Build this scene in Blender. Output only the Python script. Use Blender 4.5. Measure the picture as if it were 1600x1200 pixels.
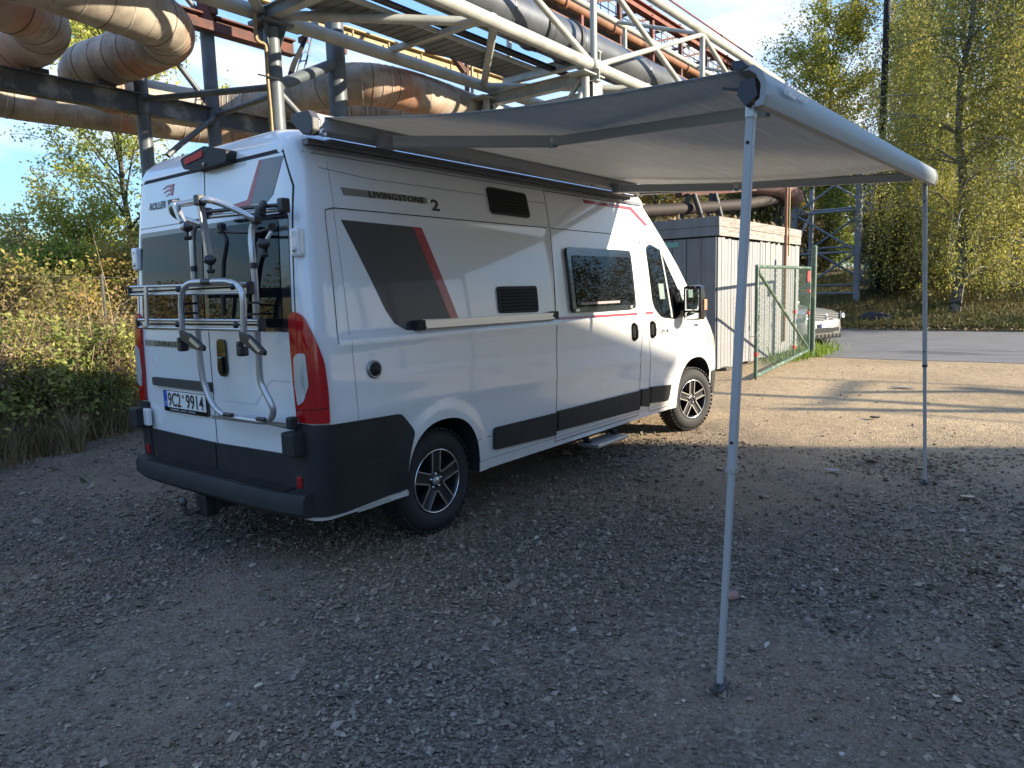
import bpy, bmesh, math, random
import numpy as np
from mathutils import Vector, Matrix, Quaternion
R = math.radians
PI = math.pi
rng = np.random.default_rng(7)
random.seed(7)
sc = bpy.context.scene
for o in list(bpy.data.objects): bpy.data.objects.remove(o)
COL = sc.collection

# ---------------------------------------------------------------- camera
# world frame: x = the van's forward direction, y = to its left, z = up, metres
CR = np.array([[0.61125757, -0.79093394, -0.0280656], [-0.11667255, -0.05498031, -0.99164746], [0.78278458, 0.60942651, -0.12588741]])
_u, _s, _v = np.linalg.svd(CR); CR = _u @ _v
CP = np.array([-2.313, -4.170, 1.551]); FP = 1120.8
cam_d = bpy.data.cameras.new('camera'); cam = bpy.data.objects.new('camera', cam_d); COL.objects.link(cam)
cam_d.sensor_width = 36; cam_d.lens = FP / 1600 * 36; cam_d.clip_start = .05; cam_d.clip_end = 1500
m3 = Matrix((CR[0], -CR[1], -CR[2])).transposed()
cam.matrix_world = Matrix.Translation(Vector(CP)) @ m3.to_4x4()
sc.camera = cam

# ---------------------------------------------------------------- light
AZ, EL = R(63), R(20)      # sun: 63 deg to the right of the van's nose, low
SUN = Vector((math.cos(AZ) * math.cos(EL), -math.sin(AZ) * math.cos(EL), math.sin(EL)))
world = bpy.data.worlds.new('World'); sc.world = world; world.use_nodes = True
wn = world.node_tree; wn.nodes.clear()
def wnode(t, **k):
    n = wn.nodes.new(t)
    for a, b in k.items(): setattr(n, a, b)
    return n
sky = wnode('ShaderNodeTexSky', sky_type='NISHITA', sun_disc=False, sun_elevation=EL, sun_rotation=math.atan2(SUN.x, SUN.y))
sky.altitude = 200; sky.air_density = 1.0; sky.dust_density = 0.25; sky.ozone_density = 2.6
tc = wnode('ShaderNodeTexCoord')
mp = wnode('ShaderNodeMapping'); mp.inputs['Scale'].default_value = (1, 1, 2.6); mp.inputs['Location'].default_value = (6.6, 2.2, .9)
n1 = wnode('ShaderNodeTexNoise'); n1.inputs['Scale'].default_value = 2.3; n1.inputs['Detail'].default_value = 9; n1.inputs['Roughness'].default_value = .58; n1.inputs['Distortion'].default_value = .25
rp = wnode('ShaderNodeValToRGB'); rp.color_ramp.elements[0].position = .50; rp.color_ramp.elements[1].position = .70
rp.color_ramp.elements[1].color = (.95, .95, .95, 1)
mx = wnode('ShaderNodeMixRGB'); mx.inputs['Color2'].default_value = (1.32, 1.26, 1.20, 1)
bg = wnode('ShaderNodeBackground'); bg.inputs['Strength'].default_value = .15
wo = wnode('ShaderNodeOutputWorld')
L = wn.links.new
L(tc.outputs['Generated'], mp.inputs['Vector']); L(mp.outputs[0], n1.inputs['Vector']); L(n1.outputs['Fac'], rp.inputs[0])
# the camera of the photograph compresses bright sky: scale it down softly by its own brightness
lum = wnode('ShaderNodeRGBToBW'); L(sky.outputs[0], lum.inputs[0])
kk = wnode('ShaderNodeMath', operation='MULTIPLY_ADD'); kk.inputs[1].default_value = .78; kk.inputs[2].default_value = 1; L(lum.outputs[0], kk.inputs[0])
dv = wnode('ShaderNodeVectorMath', operation='DIVIDE'); L(sky.outputs[0], dv.inputs[0]); L(kk.outputs[0], dv.inputs[1])
tn = wnode('ShaderNodeVectorMath', operation='MULTIPLY'); tn.inputs[1].default_value = (.80, .91, 1.0); L(dv.outputs[0], tn.inputs[0])
L(rp.outputs[0], mx.inputs['Fac']); L(tn.outputs[0], mx.inputs['Color1']); L(mx.outputs[0], bg.inputs['Color']); L(bg.outputs[0], wo.inputs[0])
sl = bpy.data.lights.new('sun', 'SUN'); sl.energy = 2.0; sl.angle = R(.55); sl.color = (1, .87, .68)
so = bpy.data.objects.new('sun', sl); COL.objects.link(so); so.location = (30, -40, 30)
so.rotation_euler = SUN.to_track_quat('Z', 'Y').to_euler()
sc.view_settings.view_transform = 'Standard'; sc.view_settings.look = 'None'
sc.view_settings.exposure = 2.8; sc.view_settings.gamma = 1; sc.view_settings.use_curve_mapping = False

# ---------------------------------------------------------------- helpers: points
def ray(px, py): return CR.T @ np.array([px - 800., py - 600., FP])
def atp(px, py, ax, v):
    d = ray(px, py); return Vector(CP + d * ((v - CP[ax]) / d[ax]))
def atx(px, py, v): return atp(px, py, 0, v)
def aty(px, py, v): return atp(px, py, 1, v)
def atz(px, py, v=0.): return atp(px, py, 2, v)
def atd(px, py, d):
    r = ray(px, py); return Vector(CP + r * (d / math.hypot(r[0], r[1])))

# ---------------------------------------------------------------- helpers: materials
MATS = {}
def mat(name, col, rough=.6, metal=0., coat=0., var=0., vscale=6., bump=0., bscale=40., spec=.5, col2=None, ramp=(.35, .65), detail=5., stretch=None, **kw):
    if name in MATS: return MATS[name]
    m = bpy.data.materials.new(name); m.use_nodes = True; nt = m.node_tree; b = nt.nodes['Principled BSDF']; l = nt.links.new
    b.inputs['Base Color'].default_value = (*col, 1); b.inputs['Roughness'].default_value = rough; b.inputs['Metallic'].default_value = metal
    b.inputs['Coat Weight'].default_value = coat; b.inputs['Coat Roughness'].default_value = .04; b.inputs['Specular IOR Level'].default_value = spec
    if 'emit' in kw: b.inputs['Emission Color'].default_value = (*col, 1); b.inputs['Emission Strength'].default_value = kw['emit']
    if 'trans' in kw: b.inputs['Transmission Weight'].default_value = kw['trans']
    if var or bump or col2:
        t = nt.nodes.new('ShaderNodeTexCoord'); mpn = nt.nodes.new('ShaderNodeMapping')
        if stretch: mpn.inputs['Scale'].default_value = stretch
        l(t.outputs['Object'], mpn.inputs[0])
    if var or col2:
        n = nt.nodes.new('ShaderNodeTexNoise'); n.inputs['Scale'].default_value = vscale; n.inputs['Detail'].default_value = detail; n.inputs['Roughness'].default_value = .62
        l(mpn.outputs[0], n.inputs['Vector'])
        r = nt.nodes.new('ShaderNodeValToRGB'); r.color_ramp.elements[0].position = ramp[0]; r.color_ramp.elements[1].position = ramp[1]
        c2 = col2 if col2 else tuple(c * (1 - var) for c in col)
        r.color_ramp.elements[0].color = (*col, 1); r.color_ramp.elements[1].color = (*c2, 1)
        l(n.outputs['Fac'], r.inputs[0]); l(r.outputs[0], b.inputs['Base Color'])
        m['ramp'] = r.name
    if bump:
        n2 = nt.nodes.new('ShaderNodeTexNoise'); n2.inputs['Scale'].default_value = bscale; n2.inputs['Detail'].default_value = 4
        l(mpn.outputs[0], n2.inputs['Vector']); bp = nt.nodes.new('ShaderNodeBump'); bp.inputs['Strength'].default_value = bump; bp.inputs['Distance'].default_value = .01
        l(n2.outputs['Fac'], bp.inputs['Height']); l(bp.outputs[0], b.inputs['Normal'])
    MATS[name] = m; return m
def leafmat(name, cols, trans=.45, nscale=.5):
    """leaf: colour differs leaf by leaf and in loose patches; thin, so light comes through"""
    m = bpy.data.materials.new(name); m.use_nodes = True; nt = m.node_tree; nt.nodes.clear(); l = nt.links.new; N = nt.nodes.new
    g = N('ShaderNodeNewGeometry'); t = N('ShaderNodeTexCoord'); n = N('ShaderNodeTexNoise'); n.inputs['Scale'].default_value = nscale; n.inputs['Detail'].default_value = 3
    l(t.outputs['Object'], n.inputs['Vector'])
    a = N('ShaderNodeMath'); a.operation = 'MULTIPLY_ADD'; a.inputs[1].default_value = .5; l(g.outputs['Random Per Island'], a.inputs[0])
    s = N('ShaderNodeMath'); s.operation = 'MULTIPLY_ADD'; s.inputs[1].default_value = 1.6; s.inputs[2].default_value = -.55; l(n.outputs['Fac'], s.inputs[0]); l(s.outputs[0], a.inputs[2])
    r = N('ShaderNodeValToRGB'); el = r.color_ramp.elements
    while len(el) < len(cols): el.new(.5)
    for i, c in enumerate(cols): el[i].position = .02 + .96 * i / (len(cols) - 1); el[i].color = (*c, 1)
    l(a.outputs[0], r.inputs[0])
    d = N('ShaderNodeBsdfPrincipled'); d.inputs['Roughness'].default_value = .55; d.inputs['Specular IOR Level'].default_value = .35; l(r.outputs[0], d.inputs['Base Color'])
    tr = N('ShaderNodeBsdfTranslucent'); l(r.outputs[0], tr.inputs[0])
    mxs = N('ShaderNodeMixShader'); mxs.inputs[0].default_value = trans; l(d.outputs[0], mxs.inputs[1]); l(tr.outputs[0], mxs.inputs[2])
    o = N('ShaderNodeOutputMaterial'); l(mxs.outputs[0], o.inputs[0]); MATS[name] = m; return m
def streaks(m, a, b, scale, axis='Z', lo=.4, hi=.7):
    """second layer of colour streaks over an existing material"""
    nt = m.node_tree; l = nt.links.new; bs = nt.nodes['Principled BSDF']
    src = bs.inputs['Base Color'].links[0].from_socket if bs.inputs['Base Color'].links else None
    t = nt.nodes.new('ShaderNodeTexCoord'); mpn = nt.nodes.new('ShaderNodeMapping'); mpn.inputs['Scale'].default_value = scale
    n = nt.nodes.new('ShaderNodeTexNoise'); n.inputs['Scale'].default_value = 1; n.inputs['Detail'].default_value = 5
    l(t.outputs['Object'], mpn.inputs[0]); l(mpn.outputs[0], n.inputs['Vector'])
    r = nt.nodes.new('ShaderNodeValToRGB'); r.color_ramp.elements[0].position = lo; r.color_ramp.elements[1].position = hi
    r.color_ramp.elements[0].color = (0, 0, 0, 1); r.color_ramp.elements[1].color = (b, b, b, 1); l(n.outputs['Fac'], r.inputs[0])
    x = nt.nodes.new('ShaderNodeMixRGB'); l(r.outputs[0], x.inputs['Fac'])
    if src: l(src, x.inputs['Color1'])
    else: x.inputs['Color1'].default_value = bs.inputs['Base Color'].default_value
    x.inputs['Color2'].default_value = (*a, 1); l(x.outputs[0], bs.inputs['Base Color'])

# ---------------------------------------------------------------- helpers: objects
def tag(o, label=None, cat=None, group=None, kind=None):
    if label: o['label'] = label
    if cat: o['category'] = cat
    if group: o['group'] = group
    if kind: o['kind'] = kind
    return o
def thing(name, label, cat, loc=(0, 0, 0), group=None, rz=0):
    o = bpy.data.objects.new(name, None); COL.objects.link(o); o.location = loc; o.rotation_euler = (0, 0, rz); o.empty_display_size = .2
    bpy.context.view_layer.update()
    return tag(o, label, cat, group)
def link(name, me, m=None, parent=None, world=True):
    """link a mesh given in world coordinates; as a child it keeps its place"""
    o = bpy.data.objects.new(name, me); COL.objects.link(o)
    if m is not None:
        for q in (m if isinstance(m, (list, tuple)) else [m]): me.materials.append(q)
    if parent is not None:
        o.parent = parent
        if world:
            p = parent; M = Matrix.Identity(4)
            while p: M = Matrix.LocRotScale(p.location, p.rotation_euler, p.scale) @ M if p.matrix_parent_inverse == Matrix.Identity(4) else (p.matrix_parent_inverse @ Matrix.LocRotScale(p.location, p.rotation_euler, p.scale)) @ M; p = p.parent
            o.matrix_parent_inverse = M.inverted()
    return o
class MB:
    """collects shapes, then links them as ONE mesh object"""
    def __init__(s): s.v = []; s.f = []; s.sm = []; s.mi = []; s.cm = 0
    def add(s, vs, fs, smooth=False):
        n = len(s.v); s.v += [tuple(p) for p in vs]; s.f += [tuple(i + n for i in f) for f in fs]; s.sm += [smooth] * len(fs); s.mi += [s.cm] * len(fs); return s
    def box(s, c, size, rot=None, taper=None):
        x, y, z = [q / 2 for q in size]; pts = []
        for sz in (-1, 1):
            k = 1 if (taper is None or sz < 0) else taper
            for sx, sy in ((-1, -1), (1, -1), (1, 1), (-1, 1)): pts.append(Vector((sx * x * k, sy * y * k, sz * z)))
        if rot is not None: pts = [rot @ p for p in pts]
        c = Vector(c)
        return s.add([p + c for p in pts], [(3, 2, 1, 0), (4, 5, 6, 7), (0, 1, 5, 4), (1, 2, 6, 5), (2, 3, 7, 6), (3, 0, 4, 7)])
    def bbox(s, c, size, b=.01, rot=None):
        """box with chamfered edges"""
        bm = bmesh.new(); bmesh.ops.create_cube(bm, size=1)
        for v in bm.verts: v.co = Vector((v.co.x * size[0], v.co.y * size[1], v.co.z * size[2]))
        bmesh.ops.bevel(bm, geom=bm.edges[:] , offset=b, segments=2, affect='EDGES', profile=.6)
        c = Vector(c); bm.verts.ensure_lookup_table()
        vs = [((rot @ v.co) if rot is not None else v.co) + c for v in bm.verts]; fs = [[v.index for v in f.verts] for f in bm.faces]; bm.free()
        return s.add(vs, fs)
    def bar(s, p, q, w, h=None, up=(0, 0, 1)):
        """box beam from p to q"""
        p = Vector(p); q = Vector(q); d = (q - p); ln = d.length; d.normalize(); h = h or w
        u = Vector(up); sd = d.cross(u)
        if sd.length < 1e-4: sd = d.cross(Vector((1, 0, 0)))
        sd.normalize(); u = sd.cross(d).normalized(); rot = Matrix((sd, d, u)).transposed()
        return s.box((p + q) / 2, (w, ln, h), rot)
    def ibeam(s, p, q, w, h, t=.018, up=(0, 0, 1)):
        p = Vector(p); q = Vector(q); d = (q - p).normalized(); u = Vector(up); sd = d.cross(u).normalized(); u = sd.cross(d).normalized()
        s.bar(p + u * (h / 2 - t / 2), q + u * (h / 2 - t / 2), w, t, up); s.bar(p - u * (h / 2 - t / 2), q - u * (h / 2 - t / 2), w, t, up)
        return s.bar(p, q, t, h - 2 * t - .002, up)
    def tube(s, pts, r, n=10, cap=True, smooth=True, closed=False):
        """round tube through points; r a number or one radius per point"""
        P = [Vector(p) for p in pts]; m = len(P); rr = [r] * m if not hasattr(r, '__len__') else list(r)
        T = []
        for i in range(m):
            a = P[(i - 1) % m] if (closed or i) else P[0]; b = P[(i + 1) % m] if (closed or i < m - 1) else P[-1]; T.append((b - a).normalized())
        ref = Vector((0, 0, 1)) if abs(T[0].z) < .9 else Vector((1, 0, 0))
        u = T[0].cross(ref).normalized(); vs = []; fs = []
        for i in range(m):
            u = (u - T[i] * u.dot(T[i])).normalized(); w = T[i].cross(u)
            for k in range(n):
                a = 2 * PI * k / n; vs.append(P[i] + (u * math.cos(a) + w * math.sin(a)) * rr[i])
        for i in range(m if closed else m - 1):
            for k in range(n):
                a = i * n + k; b = i * n + (k + 1) % n; j = (i + 1) % m * n; fs.append((a, j + k, j + (k + 1) % n, b))
        s.add(vs, fs, smooth)
        if cap and not closed:
            s.add(vs[:n], [tuple(range(n))]); s.add(vs[-n:], [tuple(range(n - 1, -1, -1))])
        return s
    def lathe(s, c, axis, prof, n=32, smooth=True, u=None):
        """profile = (radius, distance along axis)"""
        ax = Vector(axis).normalized(); c = Vector(c); u = Vector(u) if u else ax.cross(Vector((0, 0, 1)) if abs(ax.z) < .9 else Vector((1, 0, 0))).normalized(); w = ax.cross(u); vs = []; fs = []
        for (r, h) in prof:
            for k in range(n):
                a = 2 * PI * k / n; vs.append(c + ax * h + (u * math.cos(a) + w * math.sin(a)) * r)
        for i in range(len(prof) - 1):
            for k in range(n):
                a = i * n + k; b = i * n + (k + 1) % n; fs.append((a, b, b + n, a + n))
        return s.add(vs, fs, smooth)
    def prism(s, poly, d, o=(0, 0, 0)):
        """polygon of 3D points pushed by vector d"""
        n = len(poly); P = [Vector(p) for p in poly]; d = Vector(d)
        return s.add(P + [p + d for p in P], [tuple(range(n - 1, -1, -1)), tuple(range(n, 2 * n))] + [(i, (i + 1) % n, n + (i + 1) % n, n + i) for i in range(n)])
    def mesh(s, name='m'):
        me = bpy.data.meshes.new(name); me.from_pydata([tuple(v) for v in s.v], [], s.f)
        me.polygons.foreach_set('use_smooth', s.sm); me.polygons.foreach_set('material_index', s.mi); me.validate(); me.update(); return me
    def build(s, name, m, parent=None, sharp=None, bevel=0.):
        me = s.mesh(name)
        if sharp: me.polygons.foreach_set('use_smooth', [True] * len(me.polygons)); me.set_sharp_from_angle(angle=R(sharp))
        o = link(name, me, m, parent)
        if bevel:
            b = o.modifiers.new('bevel', 'BEVEL'); b.width = bevel; b.segments = 2; b.limit_method = 'ANGLE'; b.angle_limit = R(40)
        return o
def np_mesh(name, V, F4, m, parent=None, smooth=False):
    """fast mesh from arrays; F4 (n,k) vertex indices"""
    me = bpy.data.meshes.new(name); k = F4.shape[1]; nf = len(F4)
    me.vertices.add(len(V)); me.vertices.foreach_set('co', np.asarray(V, np.float32).ravel())
    me.loops.add(nf * k); me.loops.foreach_set('vertex_index', F4.astype(np.int32).ravel())
    me.polygons.add(nf); me.polygons.foreach_set('loop_start', np.arange(nf, dtype=np.int32) * k); me.polygons.foreach_set('loop_total', np.full(nf, k, np.int32))
    me.polygons.foreach_set('use_smooth', np.full(nf, smooth)); me.update(calc_edges=True)
    return link(name, me, m, parent)
def spline(pts, n=8):
    """Catmull-Rom through 3D points"""
    P = [np.array(p, float) for p in pts]; P = [2 * P[0] - P[1]] + P + [2 * P[-1] - P[-2]]; out = []
    for i in range(1, len(P) - 2):
        for k in range(n):
            t = k / n; a, b, c, d = P[i - 1:i + 3]
            out.append(.5 * ((2 * b) + (-a + c) * t + (2 * a - 5 * b + 4 * c - d) * t * t + (-a + 3 * b - 3 * c + d) * t ** 3))
    out.append(P[-2]); return [Vector(p) for p in out]
def text_mesh(s, size, shear=0., extrude=.001, bold=0., space=1., sx=1.):
    cu = bpy.data.curves.new('lettering', 'FONT'); cu.body = s; cu.size = size; cu.shear = shear; cu.extrude = extrude; cu.offset = bold; cu.space_character = space
    cu.align_x = 'LEFT'; cu.resolution_u = 3
    o = bpy.data.objects.new('t', cu); COL.objects.link(o); dg = bpy.context.evaluated_depsgraph_get(); dg.update()
    me = bpy.data.meshes.new_from_object(o.evaluated_get(dg)); bpy.data.objects.remove(o); bpy.data.curves.remove(cu)
    for v in me.vertices: v.co.x *= sx
    me.materials.clear(); return me
def lettering(name, s, size, origin, xdir, up, m, parent, fit=None, **k):
    """flat lettering with its lower left corner at origin; fit = wanted width"""
    me = text_mesh(s, size, **k); xd = Vector(xdir).normalized(); ud = Vector(up); ud = (ud - xd * ud.dot(xd)).normalized(); nd = xd.cross(ud)
    if fit:
        w = max(v.co.x for v in me.vertices); f = fit / w
        for v in me.vertices: v.co.x *= f
    M = Matrix((xd, ud, nd)).transposed().to_4x4(); M.translation = Vector(origin); me.transform(M)
    return link(name, me, m, parent)
def copy_tree(o, parent=None):
    c = o.copy(); COL.objects.link(c); c.parent = parent
    if parent is not None: c.matrix_parent_inverse = o.matrix_parent_inverse.copy()
    for ch in [q for q in bpy.data.objects if q.parent == o]: copy_tree(ch, c)
    return c

# ================================================================ GROUND
def ground_material():
    m = bpy.data.materials.new('gravel_ground'); m.use_nodes = True; nt = m.node_tree; N = nt.nodes.new; l = nt.links.new; b = nt.nodes['Principled BSDF']
    t = N('ShaderNodeTexCoord'); b.inputs['Roughness'].default_value = .9; b.inputs['Specular IOR Level'].default_value = .25
    v = N('ShaderNodeTexVoronoi'); v.inputs['Scale'].default_value = 62; l(t.outputs['Object'], v.inputs['Vector'])
    v2 = N('ShaderNodeTexVoronoi'); v2.inputs['Scale'].default_value = 130; l(t.outputs['Object'], v2.inputs['Vector'])
    def ramp(src, stops):
        r = N('ShaderNodeValToRGB'); e = r.color_ramp.elements
        while len(e) < len(stops): e.new(.5)
        for i, (p, c) in enumerate(stops): e[i].position = p; e[i].color = (*c, 1)
        l(src, r.inputs[0]); return r.outputs[0]
    def noise(s, d=5, ro=.6):
        n = N('ShaderNodeTexNoise'); n.inputs['Scale'].default_value = s; n.inputs['Detail'].default_value = d; n.inputs['Roughness'].default_value = ro; l(t.outputs['Object'], n.inputs['Vector']); return n.outputs['Fac']
    def mix(f, a, c, mode='MIX'):
        x = N('ShaderNodeMixRGB'); x.blend_type = mode
        for s, q in ((0, f), (1, a), (2, c)):
            if hasattr(q, 'links'): l(q, x.inputs[s])
            else: x.inputs[s].default_value = q if not isinstance(q, tuple) else (*q, 1)
        return x.outputs[0]
    sep = N('ShaderNodeSeparateColor'); l(v.outputs['Color'], sep.inputs[0])
    stone = ramp(sep.outputs[0], [(0, (.08, .067, .054)), (.5, (.145, .122, .099)), (.85, (.21, .18, .146)), (1, (.30, .265, .22))])
    sep2 = N('ShaderNodeSeparateColor'); l(v2.outputs['Color'], sep2.inputs[0])
    dirt = ramp(sep2.outputs[0], [(0, (.15, .118, .086)), (.8, (.225, .18, .134)), (1, (.28, .24, .19))])
    sand = ramp(sep2.outputs[0], [(0, (.30, .22, .13)), (.7, (.43, .325, .20)), (1, (.56, .45, .30))])
    # compacted dirt between the gravel, in patches
    f1 = ramp(noise(.55, 6, .7), [(.40, (0, 0, 0)), (.58, (1, 1, 1))])
    near = mix(f1, stone, dirt)
    # sandy fines towards the road (further along x)
    sx = N('ShaderNodeSeparateXYZ'); l(t.outputs['Object'], sx.inputs[0])
    a = N('ShaderNodeMath'); a.operation = 'MULTIPLY_ADD'; a.inputs[1].default_value = 2.6; l(noise(.7, 5), a.inputs[0]); l(sx.outputs[0], a.inputs[2])
    mr = N('ShaderNodeMapRange'); mr.inputs[1].default_value = 5.1; mr.inputs[2].default_value = 7.4; l(a.outputs[0], mr.inputs[0])
    c = mix(mr.outputs[0], near, sand)
    big = ramp(noise(.35, 8, .7), [(.3, (.68, .68, .68)), (.7, (1.18, 1.17, 1.15))])
    c = mix(1., c, big, 'MULTIPLY')
    fine = ramp(noise(9, 8, .75), [(.3, (.72, .72, .72)), (.7, (1.2, 1.2, 1.2))]); c = mix(1., c, fine, 'MULTIPLY')
    l(c, b.inputs['Base Color'])
    bp = N('ShaderNodeBump'); bp.inputs['Strength'].default_value = .9; bp.inputs['Distance'].default_value = .012
    inv = N('ShaderNodeMath'); inv.operation = 'SUBTRACT'; inv.inputs[0].default_value = 1; l(v.outputs['Distance'], inv.inputs[1])
    l(inv.outputs[0], bp.inputs['Height'])
    bp2 = N('ShaderNodeBump'); bp2.inputs['Strength'].default_value = .6; bp2.inputs['Distance'].default_value = .05; l(noise(5, 7), bp2.inputs['Height']); l(bp.outputs[0], bp2.inputs['Normal'])
    l(bp2.outputs[0], b.inputs['Normal']); return m
def dip(x):
    t = np.clip((x - 13.4) / 2.4, 0, 1); return -.15 * t * t * (3 - 2 * t)
def gh(x, y):
    """gentle height of the yard, flat where things stand"""
    return .012 * np.sin(x * 1.3 + .7 * y) * np.sin(y * 1.1 - .5 * x) - .012
gx = np.unique(np.concatenate([np.linspace(-120, -8, 15), np.linspace(-8, 18, 131), np.linspace(18, 300, 30)]))
gy = np.unique(np.concatenate([np.linspace(-200, -10, 15), np.linspace(-10, 10, 101), np.linspace(10, 200, 20)]))
X, Y = np.meshgrid(gx, gy, indexing='ij'); fade = np.clip((12 - np.hypot(X - 2, Y)) / 4, 0, 1)
V = np.stack([X, Y, gh(X, Y) * fade - .002 + dip(X)], -1).reshape(-1, 3); ny = len(gy)
i, j = np.meshgrid(np.arange(len(gx) - 1), np.arange(ny - 1), indexing='ij'); q = (i * ny + j).ravel()
g = np_mesh('ground', V, np.stack([q, q + ny, q + ny + 1, q + 1], 1), ground_material(), smooth=True); tag(g, kind='structure')

# loose stones lying on the yard, denser and drawn singly near the camera
def stones():
    out = []
    for r0, r1, dens, s0 in ((1.9, 3.2, 7600, .0062), (3.2, 4.8, 4000, .0076), (4.8, 7.5, 1300, .0092), (7.5, 12, 220, .010)):
        area = .5 * R(84) * (r1 ** 2 - r0 ** 2); n = int(area * dens)
        r = np.sqrt(rng.uniform(r0 ** 2, r1 ** 2, n)); a = R(38) + rng.uniform(R(-42), R(42), n)
        x = CP[0] + r * np.cos(a); y = CP[1] + r * np.sin(a)
        # thinner over the compacted dirt at the left
        d = np.sin(x * 1.7 + y * .9 + 1) + np.sin(y * 2.3 - x * .8) + .8 * np.sin(x * 4.1 + 2) * np.sin(y * 3.7)
        keep = rng.random(n) < np.clip(.58 + .42 * d, .10, 1) * np.clip(1 - (x + .5 * np.sin(y * 2.1) - 4.3) / 1.2, .035, 1)
        x, y = x[keep], y[keep]; s = s0 * rng.lognormal(0, .45, len(x)); out.append(np.stack([x, y, s], 1))
    P = np.concatenate(out); n = len(P)
    base = np.array([[1, 0, 0], [0, 1, 0], [-1, 0, 0], [0, -1, 0], [0, 0, 1], [0, 0, -1]], float)
    V = base[None] * rng.uniform(.6, 1.25, (n, 6, 1)) + rng.normal(0, .22, (n, 6, 3)); V[:, :, 2] *= .62
    V[:, 4, :2] += rng.normal(0, .35, (n, 2))
    a = rng.uniform(0, 2 * PI, n); c, s_ = np.cos(a), np.sin(a); t = rng.normal(0, .35, n)
    x = V[..., 0] * c[:, None] - V[..., 1] * s_[:, None]; y = V[..., 0] * s_[:, None] + V[..., 1] * c[:, None]; z = V[..., 2] + x * t[:, None]
    V = np.stack([x, y, z], -1) * P[:, 2][:, None, None]
    V[..., 0] += P[:, 0][:, None]; V[..., 1] += P[:, 1][:, None]; V[..., 2] += (gh(P[:, 0], P[:, 1]) + P[:, 2] * .3)[:, None]
    F = np.array([[0, 1, 4], [1, 2, 4], [2, 3, 4], [3, 0, 4], [1, 0, 5], [2, 1, 5], [3, 2, 5], [0, 3, 5]])
    Fa = (F[None] + np.arange(n)[:, None, None] * 6).reshape(-1, 3)
    m = bpy.data.materials.new('loose_stone'); m.use_nodes = True; nt = m.node_tree; b = nt.nodes['Principled BSDF']; g = nt.nodes.new('ShaderNodeNewGeometry'); r = nt.nodes.new('ShaderNodeValToRGB')
    e = r.color_ramp.elements
    for _ in range(3): e.new(.5)
    for k, (p, c) in enumerate([(0, (.095, .078, .062)), (.45, (.158, .132, .106)), (.8, (.22, .186, .151)), (.985, (.27, .235, .195)), (1, (.44, .40, .33))]): e[k].position = p; e[k].color = (*c, 1)
    nt.links.new(g.outputs['Random Per Island'], r.inputs[0])
    t = nt.nodes.new('ShaderNodeTexCoord'); nn = nt.nodes.new('ShaderNodeTexNoise'); nn.inputs['Scale'].default_value = .55; nn.inputs['Detail'].default_value = 4; nt.links.new(t.outputs['Object'], nn.inputs['Vector'])
    r2 = nt.nodes.new('ShaderNodeValToRGB'); r2.color_ramp.elements[0].position = .4; r2.color_ramp.elements[0].color = (1, 1, 1, 1); r2.color_ramp.elements[1].position = .65; r2.color_ramp.elements[1].color = (1.25, 1.12, .95, 1); nt.links.new(nn.outputs['Fac'], r2.inputs[0])
    x = nt.nodes.new('ShaderNodeMixRGB'); x.blend_type = 'MULTIPLY'; x.inputs[0].default_value = 1; nt.links.new(r.outputs[0], x.inputs[1]); nt.links.new(r2.outputs[0], x.inputs[2])
    nt.links.new(x.outputs[0], b.inputs['Base Color']); b.inputs['Roughness'].default_value = .8; b.inputs['Specular IOR Level'].default_value = .3
    o = np_mesh('gravel', V.reshape(-1, 3), Fa, m); tag(o, 'loose dark grey gravel scattered over the yard', kind='stuff')
stones()

# road beyond the yard and the bank behind it
asph = mat('asphalt', (.15, .152, .155), .85, var=.3, vscale=1.2, bump=.3, bscale=160, ramp=(.3, .75)); streaks(asph, (.03, .03, .032), .6, (1.2, .25, 1), lo=.62, hi=.66)
mb = MB(); ys = np.concatenate([np.linspace(-60, -10, 11), np.linspace(-9.8, 8, 120), np.linspace(9, 90, 15)]); er = np.random.default_rng(12); en = np.convolve(er.normal(0, 1, len(ys) + 6), np.ones(4) / 4, 'same')[:len(ys)] * .16 + er.normal(0, .03, len(ys))
def road_near(y): return 14.1 + .12 * (y + 2) + .35 * math.sin(y * .9) * .4 + (.9 if y > 0 else 0) * min(1, max(0, y))
def road_far(y): return 26.2 + .05 * y
vs = []
for e_, y in zip(en, ys): xa = road_near(y) + e_; vs += [(xa, y, float(dip(xa)) + .006), (xa + .7, y, float(dip(xa + .7)) + .012), (xa + 1.5, y, float(dip(xa + 1.5)) + .012), (road_far(y), y, -.142)]
mb.add(vs, [(4 * k + i, 4 * k + i + 1, 4 * k + i + 5, 4 * k + i + 4) for k in range(len(ys) - 1) for i in range(3)], True); tag(mb.build('road', asph), kind='structure')
def bank_h(x, y):
    d = x - road_far(y)
    return float(-.10 + max(0, d) ** 1.05 * .135 + .12 * math.sin(x * .8 + y * .5) * min(1, d / 3) if d < 16 else 2.34 + .12 * math.sin(x * .8 + y * .5) + (d - 16) * .02)
grass_m = mat('bank_grass', (.085, .085, .03), .95, col2=(.16, .12, .06), vscale=1.1, ramp=(.35, .62), bump=.6, bscale=25)
xs_ = np.concatenate([[0, .05], np.linspace(.4, 16, 30), np.linspace(18, 90, 16)]); ys2 = np.linspace(-60, 90, 76); V = []
for y in ys2:
    for k, d in enumerate(xs_): x = road_far(y) - .05 + d; V.append((x, y, -.25 if k == 0 else bank_h(x, y)))
nn_ = len(xs_); i, j = np.meshgrid(np.arange(len(ys2) - 1), np.arange(nn_ - 1), indexing='ij'); q = (i * nn_ + j).ravel()
o = np_mesh('grass_bank', np.array(V), np.stack([q, q + 1, q + nn_ + 1, q + nn_], 1), grass_m, smooth=True); tag(o, kind='structure')

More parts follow.
